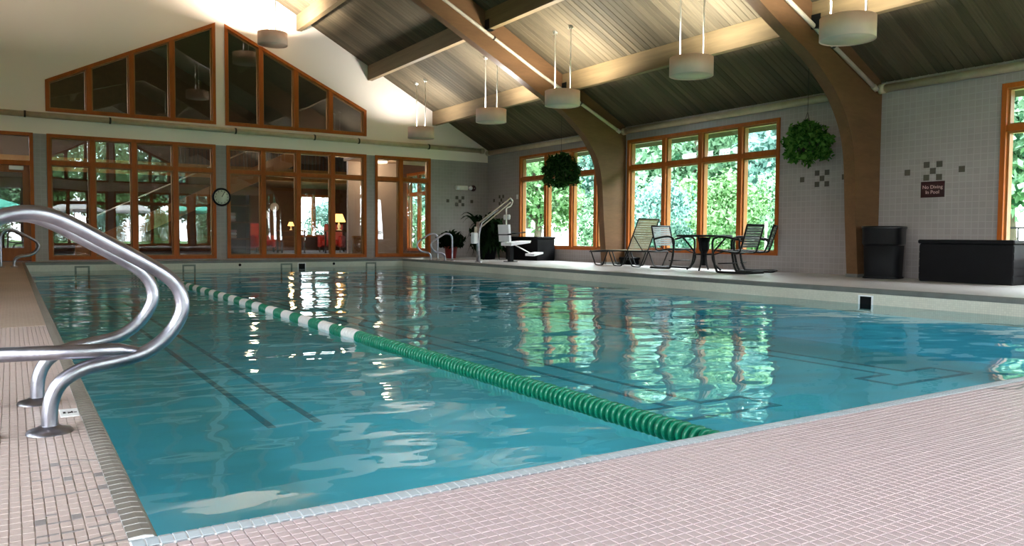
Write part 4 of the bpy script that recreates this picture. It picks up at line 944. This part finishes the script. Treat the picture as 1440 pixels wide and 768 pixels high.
def hanging(loc, r, lab, n, leaf, seedflat):
    h = thing('hanging_plant', lab, 'plant', loc, group='hanging basket plants')
    MB().lathe([(0.0, -0.16), (0.12, -0.15), (0.18, -0.02), (0.19, 0.02), (0.16, 0.02), (0.0, -0.02)], (0, 0, 0), 18).build('basket', M_RAIL, h)
    foliage('foliage', M_LEAF if seedflat > 0.5 else M_LEAF2, h, [(n, (r, r, r * 0.86), leaf, (0, 0, 0.0), seedflat, 0.55), (n // 6, (r * .5, r * .5, r * .5), leaf, (r * .1, r * .1, r * .5), seedflat, 0.3)])
    top = deck_z(loc[0]) - loc[2]
    for a in (0, 2.1, 4.2): MB().tube([(0.17 * math.cos(a), 0.17 * math.sin(a), 0.02), (0, 0, 0.55)], 0.004, 5).build('chain', M_RAIL, h)
    MB().tube([(0, 0, 0.55), (0, 0, top)], 0.004, 5).build('hook_wire', M_RAIL, h)
hanging((11.6, 8.74, 2.25), 0.40, 'round leafy green hanging plant against the tiled wall by the second arch', 1500, 0.052, 0.6)
hanging((11.3, 15.50, 2.19), 0.46, 'dark feathery hanging plant in front of the pool lift window', 2000, 0.085, 0.22)

# ================================================================== FURNITURE ON THE SIDE DECK
def chair_proto():
    c = thing('patio_chair', 'x', 'chair', group='patio chairs around the table')
    for s in (-1, 1):
        x = s * 0.29
        MB().tube(spline([(x, -0.22, 0.60), (x, 0.05, 0.645), (x, 0.24, 0.64), (x, 0.33, 0.55), (x, 0.30, 0.25), (x, 0.24, 0.06), (x, 0.16, 0.02), (x, -0.28, 0.02), (x * 0.9, -0.36, 0.02)], 4), 0.021, 8).build('arm_leg_loop', M_BLACKM, c)
        MB().tube(spline([(s * 0.25, 0.27, 0.40), (s * 0.25, 0.05, 0.385), (s * 0.25, -0.17, 0.37), (s * 0.25, -0.24, 0.45), (s * 0.25, -0.36, 0.86)], 4), 0.017, 8).build('side_tube', M_BLACKM, c)
        MB().tube([(s * 0.25, 0.1, 0.387), (x, 0.29, 0.33)], 0.012, 6).build('seat_bracket', M_BLACKM, c)
        MB().tube([(s * 0.25, -0.27, 0.56), (x, -0.22, 0.60)], 0.012, 6).build('arm_bracket', M_BLACKM, c)
    MB().tube([(-0.25, -0.36, 0.86), (0.25, -0.36, 0.86)], 0.017, 8).build('top_bar', M_BLACKM, c)
    MB().tube([(-0.25, 0.27, 0.40), (0.25, 0.27, 0.40)], 0.017, 8).build('front_bar', M_BLACKM, c)
    MB().tube([(-0.262, -0.36, 0.02), (0.262, -0.36, 0.02)], 0.021, 8).build('base_bar', M_BLACKM, c)
    MB().tube([(-0.29, 0.2, 0.17), (0.29, 0.2, 0.17)], 0.010, 6).build('stretcher', M_BLACKM, c)
    st = None
    for k in range(9):   # back straps
        t = (k + 0.5) / 9; y = -0.245 - 0.115 * t; z = 0.46 + 0.40 * t
        if st is None: o = st = MB().box(-0.245, 0.245, -0.004, 0.004, -0.019, 0.019).build('strap', M_STRAPG, c, (0, y, z))
        else: o = link('strap', st.data, c, (0, y, z))
        o.rotation_euler = (0.28, 0, 0)
    for k in range(9):
        y = 0.25 - k * 0.05; link('strap', st.data, c, (0, y, 0.392 - k * 0.003)).rotation_euler = (math.pi / 2, 0, 0)
    return c
CH = chair_proto()
place(CH, (11.35, 11.70, 0), math.pi, 'strap chair between the chaise lounge and the patio table, facing the table')
for loc, rz, lab in (((10.98, 9.68, 0), 0.12, 'strap chair at the table with its back to the trash bin, near the pool'), ((11.72, 9.92, 0), 0.55, 'strap chair at the table close under the window')):
    place(copy_tree(CH), loc, rz, lab)
tb = thing('patio_table', 'round black patio table between the strap chairs', 'table', (11.22, 10.72, 0))
MB().lathe([(0, 0.645), (0.50, 0.645), (0.53, 0.65), (0.53, 0.68), (0.50, 0.685), (0, 0.685)], (0, 0, 0), 36).build('table_top', M_BLACK, tb)
MB().lathe([(0.0, 0.64), (0.10, 0.64), (0.10, 0.42), (0.07, 0.36), (0.05, 0.36), (0.045, 0.12), (0.06, 0.10), (0.0, 0.10)], (0, 0, 0), 18).build('center_hub', M_BLACK, tb)
for k in range(4):
    a = k * math.pi / 2 + 0.5; ca, sa = math.cos(a), math.sin(a)
    MB().tube(spline([(0.42 * ca, 0.42 * sa, 0.64), (0.30 * ca, 0.30 * sa, 0.50), (0.17 * ca, 0.17 * sa, 0.32), (0.20 * ca, 0.20 * sa, 0.14), (0.33 * ca, 0.33 * sa, 0.015)], 5), 0.017, 8).build('leg', M_BLACK, tb)
MB().lathe([(0.155, 0.30), (0.175, 0.30), (0.175, 0.325), (0.155, 0.325), (0.155, 0.30)], (0, 0, 0), 20).build('leg_ring', M_BLACK, tb)
cl = thing('chaise_lounge', 'tan strap chaise lounge with raised back beside the arch', 'chaise lounge', (11.42, 13.15, 0))
# local: y from -0.95 (head) to 0.95 (foot); backrest hinge at y=-0.30
for s in (-1, 1):
    MB().tube(spline([(s * 0.31, 0.96, 0.30), (s * 0.31, 0.4, 0.335), (s * 0.31, -0.3, 0.335), (s * 0.31, -0.90, 0.335)], 3), 0.014, 8).build('side_rail', M_BLACKM, cl)
    MB().tube([(s * 0.29, -0.32, 0.35), (s * 0.29, -0.66, 1.02)], 0.013, 8).build('back_rail', M_BLACKM, cl)
    MB().tube([(s * 0.29, -0.49, 0.68), (s * 0.31, -0.82, 0.34)], 0.010, 6).build('back_prop', M_BLACKM, cl)
def ynleg(y, w):
    for s in (-1, 1):
        MB().tube(spline([(s * 0.31, y + w, 0.33), (s * 0.31, y + w * .55, 0.08), (s * 0.31, y + w * .35, 0.015), (s * 0.31, y - w * .35, 0.015), (s * 0.31, y - w * .55, 0.08), (s * 0.31, y - w, 0.33)], 4), 0.014, 8).build('leg_loop', M_BLACKM, cl)
ynleg(0.62, 0.30); ynleg(-0.02, 0.30); ynleg(-0.62, 0.30)
MB().tube([(-0.31, 0.96, 0.30), (0.31, 0.96, 0.30)], 0.014, 8).build('end_bar', M_BLACKM, cl); MB().tube([(-0.29, -0.66, 1.02), (0.29, -0.66, 1.02)], 0.013, 8).build('top_bar', M_BLACKM, cl); MB().tube([(-0.31, -0.9, 0.335), (0.31, -0.9, 0.335)], 0.014, 8).build('end_bar', M_BLACKM, cl)
st = None
for k in range(21):
    y = 0.92 - k * 0.06
    z = 0.318 + 0.03 * min(1, (0.96 - y) / 0.5)
    if st is None: st = MB().box(-0.305, 0.305, -0.024, 0.024, 0, 0.006).build('strap', M_STRAP, cl, (0, y, z))
    else: link('strap', st.data, cl, (0, y, z))
for k in range(13):
    t = (k + 0.5) / 13; o = link('strap', st.data, cl, (0, -0.330 - 0.325 * t, 0.37 + 0.64 * t)); o.rotation_euler = (-1.101, 0, 0); o.scale = (0.93, 1, 1)
def storage(name, lab, x0, x1, y0, y1, h, slats):
    b = thing(name, lab, 'storage box', ((x0 + x1) / 2, (y0 + y1) / 2, 0)); w, l = (x1 - x0) / 2, (y1 - y0) / 2
    MB().bevbox(-w + .02, w - .02, -l + .02, l - .02, 0, h - 0.06, 0.01).build('body', M_BLACK, b)
    MB().bevbox(-w, w, -l, l, h - 0.06, h, 0.012).build('lid', M_BLACK, b)
    n = slats
    for k in range(n):
        z = 0.02 + k * (h - 0.1) / n
        for s in (-1, 1): MB().box(-w + .03, w - .03, s * (l - .02) - 0.006, s * (l - .02) + 0.006, z + 0.008, z + (h - 0.1) / n - 0.008).build('side_slat', M_BLACK, b)
    return b
storage('storage_box', 'long black storage box under the end of the tiled wall by the sign', 11.55, 12.20, 5.34, 6.70, 0.625, 5)
storage('storage_bench', 'black storage bench under the pool lift window', 11.60, 12.20, 16.95, 18.55, 0.63, 4)
storage('storage_crate', 'small black crate against the wall behind the chaise lounge', 11.92, 12.2, 13.62, 14.05, 0.17, 2)
bn = thing('trash_bin', 'black trash bin with liner bag standing by the second arch', 'bin', (11.80, 7.40, 0), 0.35)
def rsq(r, z, n=28, p=4.0):
    return [(math.copysign(abs(math.cos(t)) ** (2 / p), math.cos(t)) * r, math.copysign(abs(math.sin(t)) ** (2 / p), math.sin(t)) * r, z) for t in [2 * math.pi * k / n for k in range(n)]]
def loft(mb, rings):
    n = len(rings[0]); v = sum(rings, []); f = []
    for i in range(len(rings) - 1):
        for k in range(n): f.append((i * n + k, i * n + (k + 1) % n, (i + 1) * n + (k + 1) % n, (i + 1) * n + k))
    f.append(tuple(range(n - 1, -1, -1))); return mb.add(v, f, True)
loft(MB(), [rsq(0.25, 0.0), rsq(0.26, 0.03), rsq(0.285, 0.74), rsq(0.265, 0.74), rsq(0.24, 0.1)]).build('body', M_BLACK, bn)
loft(MB(), [rsq(0.275, 0.52), rsq(0.298, 0.56), rsq(0.30, 0.78), rsq(0.312, 0.80), rsq(0.31, 0.83), rsq(0.285, 0.835), rsq(0.25, 0.70), rsq(0.2, 0.4)]).build('liner_bag', plain('black liner', (0.005, 0.005, 0.006), 0.35, spec=0.3), bn)
loft(MB(), [rsq(0.27, 0.0), rsq(0.285, 0.008), rsq(0.25, 0.05)]).build('base_rim', M_BLACK, bn)
